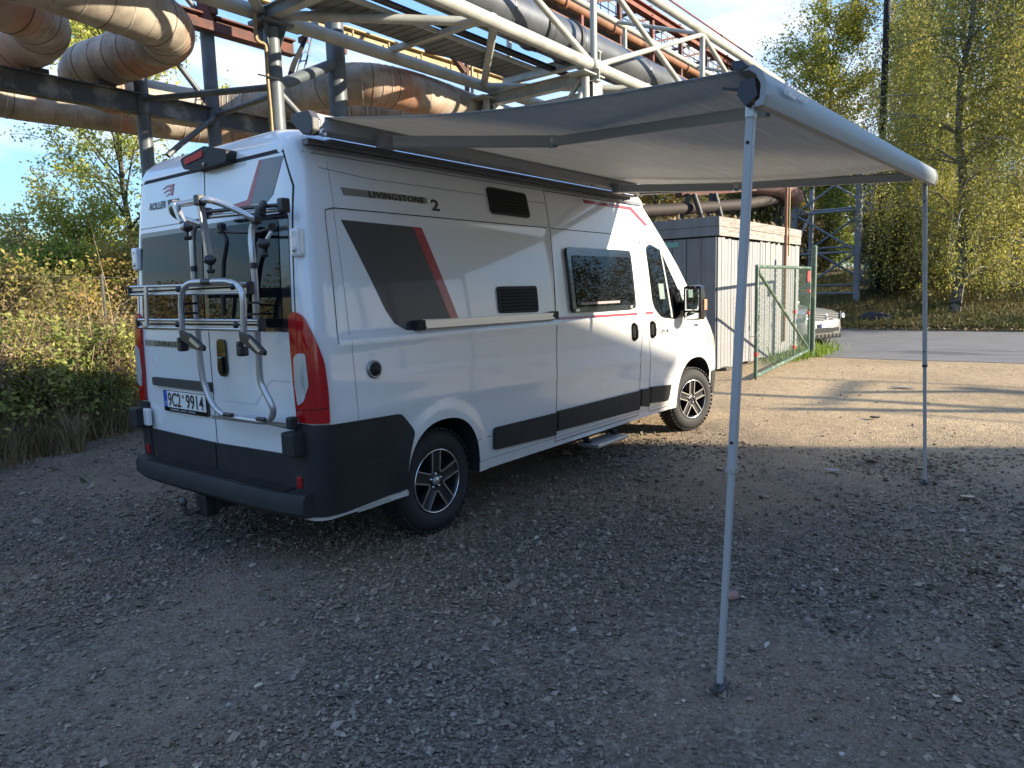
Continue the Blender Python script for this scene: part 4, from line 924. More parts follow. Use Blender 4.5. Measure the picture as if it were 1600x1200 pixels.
# insulated pipe with clamp rings
gp = MB().tube([(-2, 4.36, 6.66), (27, 4.36, 6.66)], .40, 40).build('insulated_pipe', CLADG, pb)
for x in (3.2, 5.9, 8.55, 9.85, 10.95, 13.8, 16.6, 19.4): MB().lathe((x, 4.36, 6.66), (1, 0, 0), [(.40, 0), (.412, .01), (.412, .05), (.40, .06)], 36).build('sheet_seam', CLADG, gp)
for x in (9.6, 10.75): MB().lathe((x, 4.36, 6.66), (1, 0, 0), [(.40, 0), (.44, .01), (.44, .06), (.40, .07)], 36).build('clamp_ring', mat('ring_dark', (.03, .03, .035), .5), gp)
# flat cable tray and black corrugated hose under it
tr = MB().box((4.2, 5.28, 6.14), (12.4, .78, .03)).build('cable_tray', SHEET, pb)
for k in range(60): MB().box((-1.8 + k * .205, 5.28, 6.12), (.03, .74, .012)).build('tray_rib', SHEET, tr)
MB().bar((-2, 4.86, 6.13), (10.4, 4.86, 6.13), .05, .08).build('tray_edge', PAINT, tr)
hp_ = MB().tube([(-2, 4.76, 6.22), (19, 4.76, 6.22)], .055, 10).build('hose', mat('black_hose', (.02, .02, .025), .5), pb)
cr_ = MB()
for k in range(110): cr_.lathe((7.0 + k * .045, 4.76, 6.22), (1, 0, 0), [(.055, 0), (.066, .01), (.066, .022), (.055, .032)], 10)
tag(cr_.build('hose_ribs', MATS['black_hose'], hp_), kind='stuff')

def column(name, label, x, y, z0, z1, r, m, group=None, extra=None):
    t = thing(name, label, 'column', (x, y, z0), group)
    MB().tube([(x, y, z0 + .02), (x, y, z1)], r, 20).build('shaft', m, t)
    MB().box((x, y, z0 + .01), (r * 3.4, r * 3.4, .03)).build('base_plate', m, t)
    return t
k1 = column('steel_column', 'dark grey round steel column rising behind the rear corner of the van roof, with a yellow gas pipe', 4.85, 6.0, 0, 5.78, .128, COLP, 'round columns behind the van')
MB().box((4.85, 6.0, 5.83), (.55, .42, .05)).build('head_plate', COLP, k1)
for a in range(4):
    d = Vector((math.cos(a * PI / 2 + .5), math.sin(a * PI / 2 + .5), 0)); MB().prism([Vector((4.85, 6, 5.8)) + d * .12, Vector((4.85, 6, 5.8)) + d * .27, Vector((4.85, 6, 5.45)) + d * .12], Vector((-d.y, d.x, 0)) * .012).build('gusset', COLP, k1)
k2p = aty(523, 60, 6.5)
k2 = column('steel_column', 'thickest dark grey round column, standing just behind the awning end cap', k2p.x, 6.5, 0, 9.5, .165, COLP, 'round columns behind the van')
YC = 8.72
cA = aty(226, 200, YC); cB = aty(334, 190, YC)
k3 = column('steel_column', 'slim round column holding the pipe beam left of the brake light', cA.x, YC, 0, 6.3, .115, COLP, 'round columns behind the van')
k4 = column('steel_column', 'slim round column above the brake light with a rusty upper half', cB.x, YC, 0, 6.55, .125, COLP, 'round columns behind the van')
RUST = mat('rusty_steel', (.13, .045, .03), .85, col2=(.06, .035, .03), vscale=4, ramp=(.35, .65), bump=.25, bscale=30); streaks(RUST, (.24, .19, .15), .6, (3, 3, 3), lo=.58, hi=.74)
MB().tube([(cB.x, YC, 6.55), (cB.x, YC, 9.5)], .14, 16).build('rusty_shaft', RUST, k4)
for x, y in ((10.3, YB), (10.3, YA)):
    t = thing('trestle_column', ('pale steel trestle column under the %s chord of the pipe bridge' % ('front' if y == YB else 'rear')), 'column', (x, y, 0))
    MB().ibeam((x + .12, y - .05, .0), (x + .12, y - .05, 5.6), .34, .34, .02, (0, 1, 0)).build('shaft', PAINT, t)
    MB().tube([(x - .3, y - .02, .0), (x - .3, y - .02, 5.1)], .10, 12).build('side_tube', PAINT, t)
    MB().tube([(x - .12, y - .08, 4.6), (x - .12, y - .08, 5.75)], .085, 12).build('side_tube', PAINT, t)
    MB().tube([(x - .3, y, 5.1), (x - .02, y - .05, 5.75)], .06, 10).build('side_tube', PAINT, t)
    for z in (5.1, 5.72): MB().box((x - .05, y - .05, z), (.75, .42, .025)).build('collar_plate', PAINT, t)
# braces between the columns
zc_ = 5.0
br = thing('column_bracing', 'dark grey tube bracing between the round steel columns behind the van', 'bracing', (4.8, 7.2, 4.5))
pK = Vector((4.85, 6.0, 4.90)); 
MB().tube([(cA.x, YC - .12, 5.03), pK], .052, 10).build('brace', COLP, br)
MB().tube([pK, (k2p.x, 6.5, aty(523, 98, 6.5).z)], .095, 12).build('brace', COLP, br)
MB().tube([(cB.x, YC - .15, aty(337, 182, YC).z), Vector((4.85, 6.0, 4.78))], .05, 10).build('brace', COLP, br)
MB().tube([aty(337, 182, YC - .1), aty(283, 225, YC - .1), aty(262, 243, YC - .1)], .05, 10).build('brace', COLP, br)
MB().tube([aty(263, 80, YC + .1), aty(328, 166, YC + .1)], .05, 10).build('brace', COLP, br)
MB().tube([aty(290, -5, YC + .1), aty(312, 22, YC + .1)], .05, 10).build('brace', COLP, br)
MB().tube([pK + Vector((.1, .0, -.1)), aty(478, 190, 6.0)], .06, 10).build('brace', COLP, br)
# beam that carries the old pipes
bm_ = thing('pipe_support_beam', 'dark steel I-beam carrying the rusty insulated pipes at the upper left', 'beam', (4, YC, 4.9))
MB().ibeam((1.85, YC - .02, 4.96), (7.4, YC - .02, 4.96), .20, .34, .022).build('beam', mat('beam_paint', (.06, .065, .07), .5, col2=(.22, .22, .20), vscale=1.6, ramp=(.5, .62)), bm_)
MB().box((1.835, YC - .02, 4.96), (.02, .22, .36)).build('end_plate', PAINT, bm_)
for x in (2.45, 3.45, 6.75): MB().bbox((x, YC - .02, 5.165), (.28, .22, .07), .01).build('pipe_shoe', mat('shoe_black', (.03, .03, .03), .6), bm_)
MB().ibeam((cA.x + .2, YC + .15, 6.9 + .0), (cA.x + .2, YC + .16, 6.9), .1, .1).build('bracket', RUST, bm_)

# old insulated pipes with sheet cladding, expansion loops
def clad_material():
    m = mat('old_pipe_cladding', (.42, .37, .30), .72, metal=.15, col2=(.22, .185, .145), vscale=2.2, ramp=(.38, .66), bump=.12, bscale=60)
    streaks(m, (.40, .17, .09), .75, (.85, .85, .55), lo=.50, hi=.62); streaks(m, (.14, .12, .10), .6, (1.5, 1.5, 2.2), lo=.6, hi=.85); return m
CLAD = clad_material(); SEAMD = mat('cladding_lap', (.13, .10, .075), .8); CLADL = mat('cladding_band', (.46, .42, .35), .6, var=.4, vscale=8)
def old_pipe(name, label, pts, r, ringstep=.42):
    P = spline(pts, 14); o = MB()
    # even arc-length
    L_ = [0]
    for a, b in zip(P, P[1:]): L_.append(L_[-1] + (b - a).length)
    n = int(L_[-1] / .07); Q = []
    for k in range(n + 1):
        s = L_[-1] * k / n; i = max(0, min(len(P) - 2, int(np.searchsorted(L_, s)) - 1)); f = (s - L_[i]) / max(1e-6, L_[i + 1] - L_[i]); Q.append(P[i].lerp(P[i + 1], f))
    rr = [r * (1 + (.006 if (k // 6) % 2 else 0) + random.uniform(-.004, .004)) for k in range(len(Q))]
    t = thing(name, label, 'pipe', Q[len(Q) // 2], 'old insulated pipes overhead')
    MB().tube(Q, rr, 40).build('cladding', CLAD, t)
    k = 3; 
    while k < len(Q) - 2:
        c = Q[k]; ax = (Q[k + 1] - Q[k - 1]).normalized(); curv = (Q[min(k + 3, len(Q) - 1)] - Q[k]).normalized().angle((Q[k] - Q[max(0, k - 3)]).normalized())
        MB().lathe(c, ax, [(r * 1.004, -.012), (r * 1.018, -.008), (r * 1.018, .006), (r * 1.004, .010)], 36).build('band', (CLAD, SEAMD, CLADL)[k % 3], t)
        k += max(2, int((.16 if curv > .12 else ringstep * random.uniform(.8, 1.2)) / .07))
    return t
ZP = 5.57
def hz(pts, z=ZP): return [atz(a, b, z) for a, b in pts]
old_pipe('insulated_pipe', 'rusty clad pipe whose elbow hangs nearest above the van at the top left', [Vector((-2.5, 5.3, ZP)), Vector((-.4, 5.65, ZP)), Vector((1.2, 5.95, ZP)), Vector((2.3, 6.15, ZP)), Vector((3.05, 6.32, ZP)), Vector((3.55, 6.75, ZP)), Vector((3.68, 7.4, ZP)), Vector((3.60, 8.4, ZP)), Vector((3.50, 9.3, ZP)), Vector((3.75, 10.1, ZP)), Vector((4.4, 10.55, ZP)), Vector((5.3, 10.6, ZP)), Vector((6.2, 10.5, ZP)), Vector((6.85, 9.9, ZP)), Vector((6.95, 9.0, ZP)), Vector((6.95, 8.0, ZP)), Vector((7.0, 7.25, ZP)), Vector((7.4, 6.65, ZP)), Vector((8.2, 6.45, ZP)), Vector((9.2, 6.5, ZP)), Vector((10.6, 6.65, ZP)), Vector((14, 6.8, ZP)), Vector((20, 6.8, ZP))], .385)
old_pipe('insulated_pipe', 'rusty clad pipe with its elbow cut by the left edge of the view', [Vector((-2.5, 6.35, ZP)), Vector((-.2, 6.75, ZP)), Vector((.9, 7.0, ZP)), Vector((1.7, 7.25, ZP)), Vector((2.2, 7.75, ZP)), Vector((2.35, 8.6, ZP)), Vector((2.2, 9.6, ZP)), Vector((2.0, 10.8, ZP)), Vector((2.1, 11.7, ZP)), Vector((2.8, 12.25, ZP)), Vector((3.8, 12.3, ZP)), Vector((5.2, 12.1, ZP)), Vector((6.8, 11.9, ZP)), Vector((7.85, 11.3, ZP)), Vector((8.1, 10.2, ZP)), Vector((8.1, 9.2, ZP)), Vector((8.4, 8.3, ZP)), Vector((9.2, 7.75, ZP)), Vector((10.6, 7.7, ZP)), Vector((14, 7.7, ZP)), Vector((20, 7.7, ZP))], .385)

# yellow gas pipe, ladder and cables by the column
gp2 = thing('gas_pipe', 'thin yellow gas pipe with a bend beside the dark column', 'pipe', (4.6, 5.8, 3))
MB().tube(spline([aty(398, 18, 5.8), aty(399, 40, 5.8), aty(399.5, 58, 5.8), aty(404, 65, 5.8), aty(413, 69, 5.8), aty(416, 80, 5.8), aty(418, 120, 5.8), aty(423, 175, 5.8), aty(427, 230, 5.8)], 4), .027, 8).build('pipe', mat('gas_yellow', (.30, .21, .09), .5, var=.4, vscale=6), gp2)
MB().tube([aty(403, 116, 5.75), aty(436, 124, 5.75)], .012, 6).build('clip', DARK, gp2)
ld = thing('access_ladder', 'thin steel ladder leaning between the two thick columns', 'ladder', aty(470, 113, 8))
for a, b in (((464, 113), (481, 48)), ((475, 111), (490, 48))): MB().tube([aty(*a, 8.0), aty(*b, 8.0)], .018, 6).build('rail', COLP, ld)
for k in range(5):
    t = k / 4.5 + .04; MB().tube([aty(464 + 17 * t, 113 - 65 * t, 8.), aty(475 + 15 * t, 111 - 63 * t, 8.)], .014, 6).build('rung', COLP, ld)
cb = thing('cable_bundle', 'dark cables hanging in an arc from the bridge near the ladder', 'cable', aty(460, 100, 7.6))
for dx in (0, 3, 6): MB().tube(spline([aty(451 + dx, 117, 7.6), aty(457 + dx, 98, 7.6), aty(468 + dx * .8, 76, 7.6), aty(479 + dx * .5, 52, 7.6), aty(492, 26, 7.6)], 4), .018, 6).build('cable', DARK, cb)

# rusty second bridge behind, with orange pipe, red beam, walkway and railing
ORG = mat('orange_pipe', (.24, .105, .05), .7, var=.45, vscale=3, bump=.1, bscale=20); REDS = mat('red_oxide_beam', (.22, .07, .05), .75, var=.4, vscale=3)
YEL = mat('yellow_beam_paint', (.36, .27, .13), .65, var=.35, vscale=4); streaks(YEL, (.14, .08, .05), .7, (3, 3, 3), lo=.6, hi=.7)
rb_ = thing('rusty_pipe_bridge', 'rusty second pipe bridge behind the grey truss, with orange pipe and railed walkway', 'pipe bridge', (16, 9.5, 0))
YR = 9.3
po = aty(950, 41, YR); MB().tube([(8, YR, po.z), (34, YR, po.z)], .15, 14).build('orange_pipe', ORG, rb_)
for k in range(6): MB().lathe((12 + k * 3.1, YR, po.z), (1, 0, 0), [(.15, 0), (.2, .0), (.2, .12), (.15, .12)], 12).build('flange', ORG, rb_)
p2 = aty(1080, 62, YR); MB().ibeam((10, YR, p2.z), (36, YR, p2.z), .3, .34, .03).build('top_beam', REDS, rb_)
p3 = aty(1000, 118, YR); 
pz0, pz1 = po.z + .05, p2.z
for k in range(9):
    x = 11.5 + k * 2.6
    MB().bar((x, YR, po.z - .9), (x, YR, pz1), .14, .14, (1, 0, 0)).build('post', REDS if k % 2 else RUST, rb_)
    MB().bar((x - .2, YR - .1, po.z + .25), (x - .2, YR + 2.2, po.z + .25), .12, .14).build('cross_beam', RUST, rb_)
    MB().bar((x, YR + .1, po.z + .3), (x + 2.4, YR + .1, pz1 - .2), .07, .07).build('brace', RUST, rb_)
    MB().bar((x - .2, YR - .1, pz1 + .22), (x - .2, YR + 2.2, pz1 + .22), .09, .1).build('cross_beam', RUST, rb_)
    MB().bar((x, YR + 2.0, po.z - .4), (x, YR + 2.0, pz1), .1, .1, (1, 0, 0)).build('post', RUST, rb_)
MB().box((22, YR + 1.1, po.z + .55), (28, .8, .04)).build('walkway', mat('grating', (.10, .085, .08), .8), rb_)
for y in (YR + .65,):
    for z in (.5, .8, 1.1): MB().tube([(8, y, po.z + .55 + z), (36, y, po.z + .55 + z)], .022, 6).build('handrail', PAINT, rb_)
    for k in range(46): MB().tube([(8.5 + k * .55, y, po.z + .55), (8.5 + k * .55, y, po.z + 1.65)], .018, 5).build('baluster', PAINT, rb_)
for z in (po.z - .65,): 
    MB().tube([(7, YR - .3, z), (34, YR - .3, z)], .045, 8).build('handrail', ORG, rb_)
    MB().tube([(7, YR - .3, z - .5), (34, YR - .3, z - .5)], .025, 8).build('handrail', ORG, rb_)
    for k in range(24): MB().tube([(8 + k * .9, YR - .3, z - 1.0), (8 + k * .9, YR - .3, z)], .022, 6).build('baluster', RUST, rb_)
MB().tube([(14, YR - .6, p2.z + .5), (34, YR - .6, p2.z + .5)], .035, 6).build('cable_pipe', REDS, rb_)
# rusty short beam at the upper left, yellow beam behind the column
rbm = thing('rusty_beam', 'short rust-brown steel beam ending in mid air left of the ladder', 'beam', aty(380, 45, YC))
pa, pb_ = aty(304, 31, YC), aty(458, 74, YC); pb_ = Vector((pb_.x, YC, pa.z)); MB().ibeam((pa.x - 1.2, YC, pa.z), pb_, .22, .30, .03).build('beam', RUST, rbm)
MB().bar((pa.x - 1.2, YC - .22, pa.z - .12), (pb_.x - .5, YC - .22, pa.z - .12), .12, .16).build('beam', RUST, rbm)
for k in range(4): MB().bbox((pa.x + .3 + k * 1.0, YC - .1, pa.z + .2), (.12, .2, .12), .01).build('cleat', RUST, rbm)
yb = thing('yellow_beam', 'peeling yellow steel beam seen under the grey truss', 'beam', aty(600, 75, 8.6))
q1, q2 = aty(470, 36, 8.6), aty(738, 106, 8.6); MB().ibeam((q1.x - 1, 8.6, q1.z), (q2.x + 2.5, 8.6, (q1.z + q2.z) / 2), .26, .34, .03).build('beam', YEL, yb)
for k in range(7): MB().box((q1.x + .2 + k * 1.05, 8.47, q1.z), (.03, .04, .3)).build('stiffener', YEL, yb)
dk = thing('rusty_bracket', 'dark rusty bracket frame between the yellow beam and the trestle', 'bracket', aty(700, 85, 7.5))
MB().bar(aty(668, 76, 7.5), aty(712, 84, 7.5), .2, .16).bar(aty(704, 82, 7.5), aty(726, 112, 7.5), .12, .12).build('arm', RUST, dk)
MB().bar(aty(729, 88, 7.5), aty(730, 150, 7.5), .08, .08, (1, 0, 0)).build('post', RUST, dk); MB().bar(aty(737, 90, 7.5), aty(738, 150, 7.5), .05, .05, (1, 0, 0)).build('post', YEL, dk)

# support pylon beyond the shed, rusty low pipe gantry behind it
LAT = mat('pylon_paint', (.21, .24, .28), .5, var=.25, vscale=2)
def pylon(cx, cy, s, h, label):
    t = thing('lattice_pylon', label, 'pylon', (cx, cy, 0)); c = [(cx, cy), (cx, cy - s), (cx + s, cy - s), (cx + s, cy)]
    for x, y in c: MB().tube([(x, y, bank_h(x, y) - .2), (x, y, h)], .145 if x == cx else .11, 10).build('leg', LAT, t)
    for k in range(4):
        (x0, y0), (x1, y1) = c[k], c[(k + 1) % 4]; z = bank_h(x0, y0) + .5; i = 0
        while z < h - 1:
            MB().tube([(x0, y0, z), (x1, y1, z)], .055, 7).build('strut', LAT, t); a, b = ((x0, y0), (x1, y1)) if i % 2 == 0 else ((x1, y1), (x0, y0))
            MB().tube([(*a, z), (*b, z + 1.75)], .055, 7).build('brace', LAT, t); z += 1.75; i += 1
    return t
c1 = atd(1240, 400, 35); pylon(c1.x, c1.y, 2.65, 7.2, 'grey-blue lattice pylon carrying the pipe bridge beyond the green gate')
gr = thing('low_pipe_gantry', 'rusty low pipe on dark A-frame trestles behind the shed roof', 'pipe bridge', (20, 8, 0))
g1 = atd(1060, 325, 24); g2 = atd(1225, 318, 30)
MB().tube([atd(900, 334, 21), atd(1040, 328, 23.5), atd(1160, 320, 26), atd(1232, 308, 29)], .19, 20).build('pipe', mat('brown_pipe', (.028, .018, .016), .75, var=.5, vscale=1.5), gr)
MB().bar(atd(1060, 301, 24), atd(1240, 287, 29), .3, .3).build('beam', RUST, gr)
MB().tube(spline([atd(1165, 287, 27), atd(1200, 290, 27.5), atd(1225, 294, 28), atd(1240, 310, 29)], 5), .36, 16).build('elbow', mat('red_clad', (.26, .15, .12), .7, var=.35, vscale=2), gr)
for (a, b, d) in (((1077, 303), (1064, 345), 24), ((1084, 303), (1098, 345), 24), ((1112, 302), (1108, 345), 25), ((1117, 302), (1128, 345), 25), ((1222, 292), (1219, 400), 29), ((1214, 300), (1206, 400), 29)):
    MB().tube([atd(*a, d), atd(*b, d)], .09, 8).build('strut', mat('dark_strut', (.04, .045, .05), .6), gr)
rp2 = thing('rusty_conduit', 'thin rusty conduit running up the far corner of the shed', 'pipe', (15.2, .9, 0))
p = aty(1228, 360, .88); MB().tube([(p.x, .88, .3), (p.x, .88, 4.6)], .035, 8).build('pipe', mat('conduit_rust', (.22, .10, .06), .8), rp2)
p = aty(1233, 360, .88); MB().tube([(p.x, .88, 2.2), (p.x, .88, 4.6)], .016, 6).build('pipe', mat('conduit_yellow', (.35, .28, .1), .7), rp2)

# lamp post
lpz = atd(1382, 120, 36); lamp = thing('lamp_post', 'tall dark pole standing in front of the birches', 'lamp post', (lpz.x, lpz.y, 1.0))
MB().tube([(lpz.x, lpz.y, 1.0), (lpz.x, lpz.y, 18)], [.16, .11], 12).build('pole', DARK, lamp)
MB().bar((lpz.x, lpz.y, 17.9), (lpz.x - 1.5, lpz.y, 18.2), .3, .12).build('lamp_head', LAT, lamp)

# ================================================================ SHED
shed = thing('board_shed', 'grey shed clad in vertical boards beside the front of the van', 'shed', (13, 2.6, 0))
BOARD = mat('weathered_board', (.27, .275, .28), .8, var=.22, vscale=3, stretch=(6, 6, .6), bump=.2, bscale=30); streaks(BOARD, (.17, .17, .17), .55, (9, 9, .8), lo=.58, hi=.75)
BOARD_SHADE = mat('shaded_panel', (.15, .165, .18), .6, var=.25, vscale=2, stretch=(3, 3, .5))  # same grey shed, darkened: shade on the wall facing the van is painted in
FASC = mat('peeling_fascia', (.33, .30, .27), .85, col2=(.17, .15, .13), vscale=5, ramp=(.4, .6), stretch=(.6, 1, 7), bump=.4, bscale=25)
SX0, SX1, SY0, SY1 = 10.42, 15.35, .95, 4.4
MB().box(((SX0 + SX1) / 2, (SY0 + SY1) / 2, 1.36), (SX1 - SX0 - .08, SY1 - SY0 - .08, 2.6)).build('carcass', DARK, shed)
n = 31; pitch = (SX1 - SX0) / n; bme = []
for k in range(4):
    me = MB().box((0, 0, 0), (pitch - .014 - .004 * k, .022, 2.40)).mesh('board'); me.materials.append(BOARD); bme.append(me)
for k in range(n):
    o = bpy.data.objects.new('board', bme[k % 4]); COL.objects.link(o); o.parent = shed; o.matrix_parent_inverse = Matrix.Translation(shed.location).inverted()
    o.location = (SX0 + pitch * (k + .5), SY0 - .012 - random.uniform(0, .006), 1.25 + random.uniform(-.03, .01)); o.rotation_euler = (0, R(random.uniform(-.25, .25)), R(random.uniform(-1.5, 1.5)))
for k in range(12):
    w = (SY1 - SY0) / 12; MB().bbox((SX0 - .012 - (.008 if k % 3 == 0 else 0), SY0 + w * (k + .5), 1.25), (.024, w - .01, 2.4), .003).build('board', BOARD_SHADE, shed)
for z, pr in ((2.56, .035), (2.73, .045)):
    for k in range(2):
        x0 = SX0 - .04 + (SX1 - SX0 + .06) * k / 2; x1 = SX0 - .04 + (SX1 - SX0 + .06) * (k + 1) / 2 - .006
        MB().bbox(((x0 + x1) / 2, SY0 - pr, z), (x1 - x0, .03, .165), .003).build('fascia_board', FASC, shed)
    MB().bbox((SX0 - pr - .02, (SY0 + SY1) / 2 - .02, z), (.03, SY1 - SY0 + .1, .165), .003).build('fascia_board', BOARD_SHADE, shed)
MB().box(((SX0 + SX1) / 2, (SY0 + SY1) / 2, 2.80), (SX1 - SX0 + .1, SY1 - SY0 + .1, .03)).build('roof', mat('roof_felt', (.07, .07, .065), .95), shed)
MB().box((SX0 - .03, 1.82, 2.36), (.006, .28, .09)).build('teal_patch', mat('teal_tape', (.12, .30, .28), .6), shed)
MB().tube(spline([(SX0 - .034, 1.86, 1.75), (SX0 - .034, 1.88, 1.98), (SX0 - .034, 1.94, 2.08), (SX0 - .034, 1.98, 1.96), (SX0 - .034, 1.97, 1.72)], 4), .022, 6).build('spray_mark', mat('spray_red', (.45, .03, .05), .6), shed)
for k in range(3): MB().tube([(SX0 - .04, 1.55 + k * .62, 0.2), (SX0 - .04, 1.55 + k * .62, 2.4)], .012, 6).build('batten', mat('batten', (.2, .22, .25), .6), shed)
for x in (SX0 + .3, SX1 - .7): MB().bbox((x, SY0 - .06, .03), (.25, .14, .06), .01).build('footing', mat('footing_brick', (.08, .07, .065), .9), shed)

# ================================================================ GATE
GRN = mat('gate_green', (.07, .125, .09), .5, var=.35, vscale=5); streaks(GRN, (.28, .33, .26), .6, (5, 5, 5), lo=.56, hi=.68)
GH = Vector((13.86, .27)); GF = Vector((9.62, -.06)); 
gt = thing('wire_gate', 'green chain-link gate with a diagonal brace standing open before the shed', 'gate', (13.9, .2, 0))
def G(t, z): p = GH.lerp(GF, t); return Vector((p.x, p.y, z))
zb0, zt0 = .14, 1.90
MB().tube([G(0, zb0), G(1, .05)], .036, 10).build('bottom_rail', GRN, gt); MB().tube([G(0, zt0), G(1, zt0 - .03)], .030, 10).build('top_rail', GRN, gt)
MB().tube([G(0, zb0), G(0, zt0)], .030, 10).build('stile', GRN, gt); MB().tube([G(1, .03), G(1, zt0)], .032, 10).build('stile', GRN, gt)
MB().tube([G(.33, .1), G(.33, zt0)], .022, 8).build('stile', GRN, gt)
MB().tube([G(.02, zb0 + .08), G(.98, zt0 - .12)], .028, 10).build('brace', GRN, gt)
wires = MB(); Lg = (GH - GF).length; hgt = zt0 - zb0; st_ = .10
k = -hgt
while k < Lg:
    for sgn in (1, -1):
        x0, z0, x1, z1 = (k, 0, k + hgt, hgt) if sgn > 0 else (k, hgt, k + hgt, 0)
        if x0 < 0: t = -x0 / hgt; z0 = z0 + (z1 - z0) * t; x0 = 0
        if x1 > Lg: t = (Lg - x0) / (x1 - x0); z1 = z0 + (z1 - z0) * t; x1 = Lg
        if x1 - x0 > .02: wires.tube([G(x0 / Lg, zb0 + z0), G(x1 / Lg, zb0 + z1)], .0024, 3, cap=False)
    k += st_
tag(wires.build('mesh_wire', mat('mesh_green', (.13, .21, .16), .5), gt), kind='stuff')
REDT = mat('red_tape', (.55, .04, .04), .5)
MB().bbox(G(.06, 1.72) + Vector((0, -.035, 0)), (.20, .008, .22), .002).build('red_sign', REDT, gt)
for t, z in ((1, .42), (.33, 1.02), (.33, .32), (0.02, .95), (.02, 1.42)): MB().tube([G(t, z - .03), G(t, z + .03)], .037, 10).build('tape', REDT, gt)
MB().bbox(G(.985, 1.02), (.05, .06, .12), .008).tube([G(1, .05), G(1, -.05)], .012, 6).build('latch', DARK, gt)
MB().tube([G(1.0, .72), G(1.09, .735)], .006, 6).build('bolt', DARK, gt)
gpst = thing('gate_post', 'tall green steel post on which the chain-link gate hangs', 'post', (13.95, .17, 0))
MB().tube([(13.98, .22, 0), (13.98, .22, 2.36)], .058, 14).build('shaft', GRN, gpst); MB().lathe((13.98, .22, 2.36), (0, 0, 1), [(.058, 0), (.04, .02), (.001, .025)], 14).build('cap', GRN, gpst)

# ================================================================ PARKED CAR
SIL = mat('silver_car_paint', (.42, .42, .40), .3, metal=.55, coat=1.)
_cp = atd(1290, 492, 18.9)
car = thing('parked_car', 'silver off-road car parked on the road behind the green gate', 'car', (_cp.x, _cp.y, 0))
cxc, cyf, cw2 = _cp.x, _cp.y, .96
def CP3(t, l, z): return Vector((cxc + t, cyf + l, z))
prof_ = [(.16, .42), (.03, .50), (.0, .62), (.02, .80), (.08, .98), (.22, 1.06), (.7, 1.13), (1.25, 1.20), (1.55, 1.42), (1.95, 1.66), (2.4, 1.72), (3.4, 1.71), (4.1, 1.62), (4.45, 1.35), (4.62, 1.1), (4.68, .8), (4.66, .5), (4.5, .38)]
prof_ = [tuple(v) for v in [Vector((a, b)) for a, b in prof_]]
vs = []; nt_ = 25; np_ = len(prof_)
for i in range(nt_):
    t = -1 + 2 * i / (nt_ - 1); at = abs(t)
    for (l, z) in prof_:
        wmul = 1 - (.20 * max(0, (z - 1.12)) / .6); e = at ** 5
        ll = l + (.30 * e if l < .7 else (-.12 * e if l > 3.9 else 0)) + (.12 * at ** 2.5 if 1.2 < l < 2.1 else 0); zz_ = z - (.07 * e if z > 1.0 else 0)
        vs.append(CP3(t * cw2 * wmul, ll, zz_))
fs = [(i * np_ + k, i * np_ + k + 1, (i + 1) * np_ + k + 1, (i + 1) * np_ + k) for i in range(nt_ - 1) for k in range(np_ - 1)]
fs += [tuple(range(np_ - 1, -1, -1)), tuple(range((nt_ - 1) * np_, nt_ * np_))] + [(i * np_, (i + 1) * np_, (i + 1) * np_ + np_ - 1, i * np_ + np_ - 1) for i in range(nt_ - 1)]
cbody = MB().add(vs, fs, True).build('body', SIL, car, sharp=32)
vs = []
for i in range(15):
    t = -.82 + 1.64 * i / 14
    for (l, z) in ((1.29, 1.235), (1.55, 1.425), (1.90, 1.635)): vs.append(CP3(t * cw2 * (1 - .2 * (z - 1.12) / .6), l + .12 * abs(t) ** 2.5 - .012, z + .012))
MB().add(vs, [(i * 3 + k, i * 3 + k + 1, i * 3 + k + 4, i * 3 + k + 3) for i in range(14) for k in (0, 1)], True).build('windscreen', GLASS, car)
for s in (-1, 1):
    P = [(1.65, 1.20), (2.0, 1.60), (3.5, 1.62), (4.2, 1.22)]
    MB().prism([CP3(s * (cw2 * (1 - .2 * (z - 1.12) / .6) + .004), l, z) for l, z in P], (s * .006, 0, 0)).build('side_window', GLASS, car)
    hl = MB().prism([CP3(s * .60, .02, .99), CP3(s * .90, .22, 1.02), CP3(s * .93, .27, .86), CP3(s * .62, .035, .84)], (0, -.035, .0)).build('headlight', CLEARL, car)
    MB().lathe(CP3(s * .70, .02, .92), (0, -1, 0), [(.055, 0), (.055, .03), (.04, .02), (.001, .015)], 14).build('bulb', CHR, hl)
    for l in (.92, 3.78):
        c = CP3(s * .80, l, .36); w = MB().lathe(c, (s, 0, 0), [(.19, .14), (.25, .16), (.34, .14), (.365, .08), (.365, -.08), (.2, -.1)], 32).build('wheel', RUB, car)
        MB().lathe(c, (s, 0, 0), [(.001, .10), (.06, .12), (.2, .145), (.24, .15), (.24, .12)], 28).build('rim', ALU, w)
        MB().lathe(CP3(s * .90, l, .40), (s, 0, 0), [(.40, .055), (.43, .066), (.44, .04)], 28).build('wheel_arch', mat('arch_grey', (.2, .2, .2), .6), car)
    MB().bbox(CP3(s * 1.0, 1.55, 1.2), (.12, .08, .12), .03).build('wing_mirror', SIL, car)
grl = MB().prism([CP3(-.46, -.01, .985), CP3(.46, -.01, .985), CP3(.40, -.03, .84), CP3(-.40, -.03, .84)], (0, .03, 0)).build('grille', GLOSSB, car)
for z in (.97, .93, .89, .85): MB().bar(CP3(-.44, -.035, z), CP3(.44, -.035, z), .012, .014).build('grille_bar', CHR, grl)
lg_ = MB().lathe(CP3(0, -.045, .91), (0, -1, 0), [(.066, 0), (.066, .01), (.054, .01), (.054, 0)], 24).build('logo', CHR, grl)
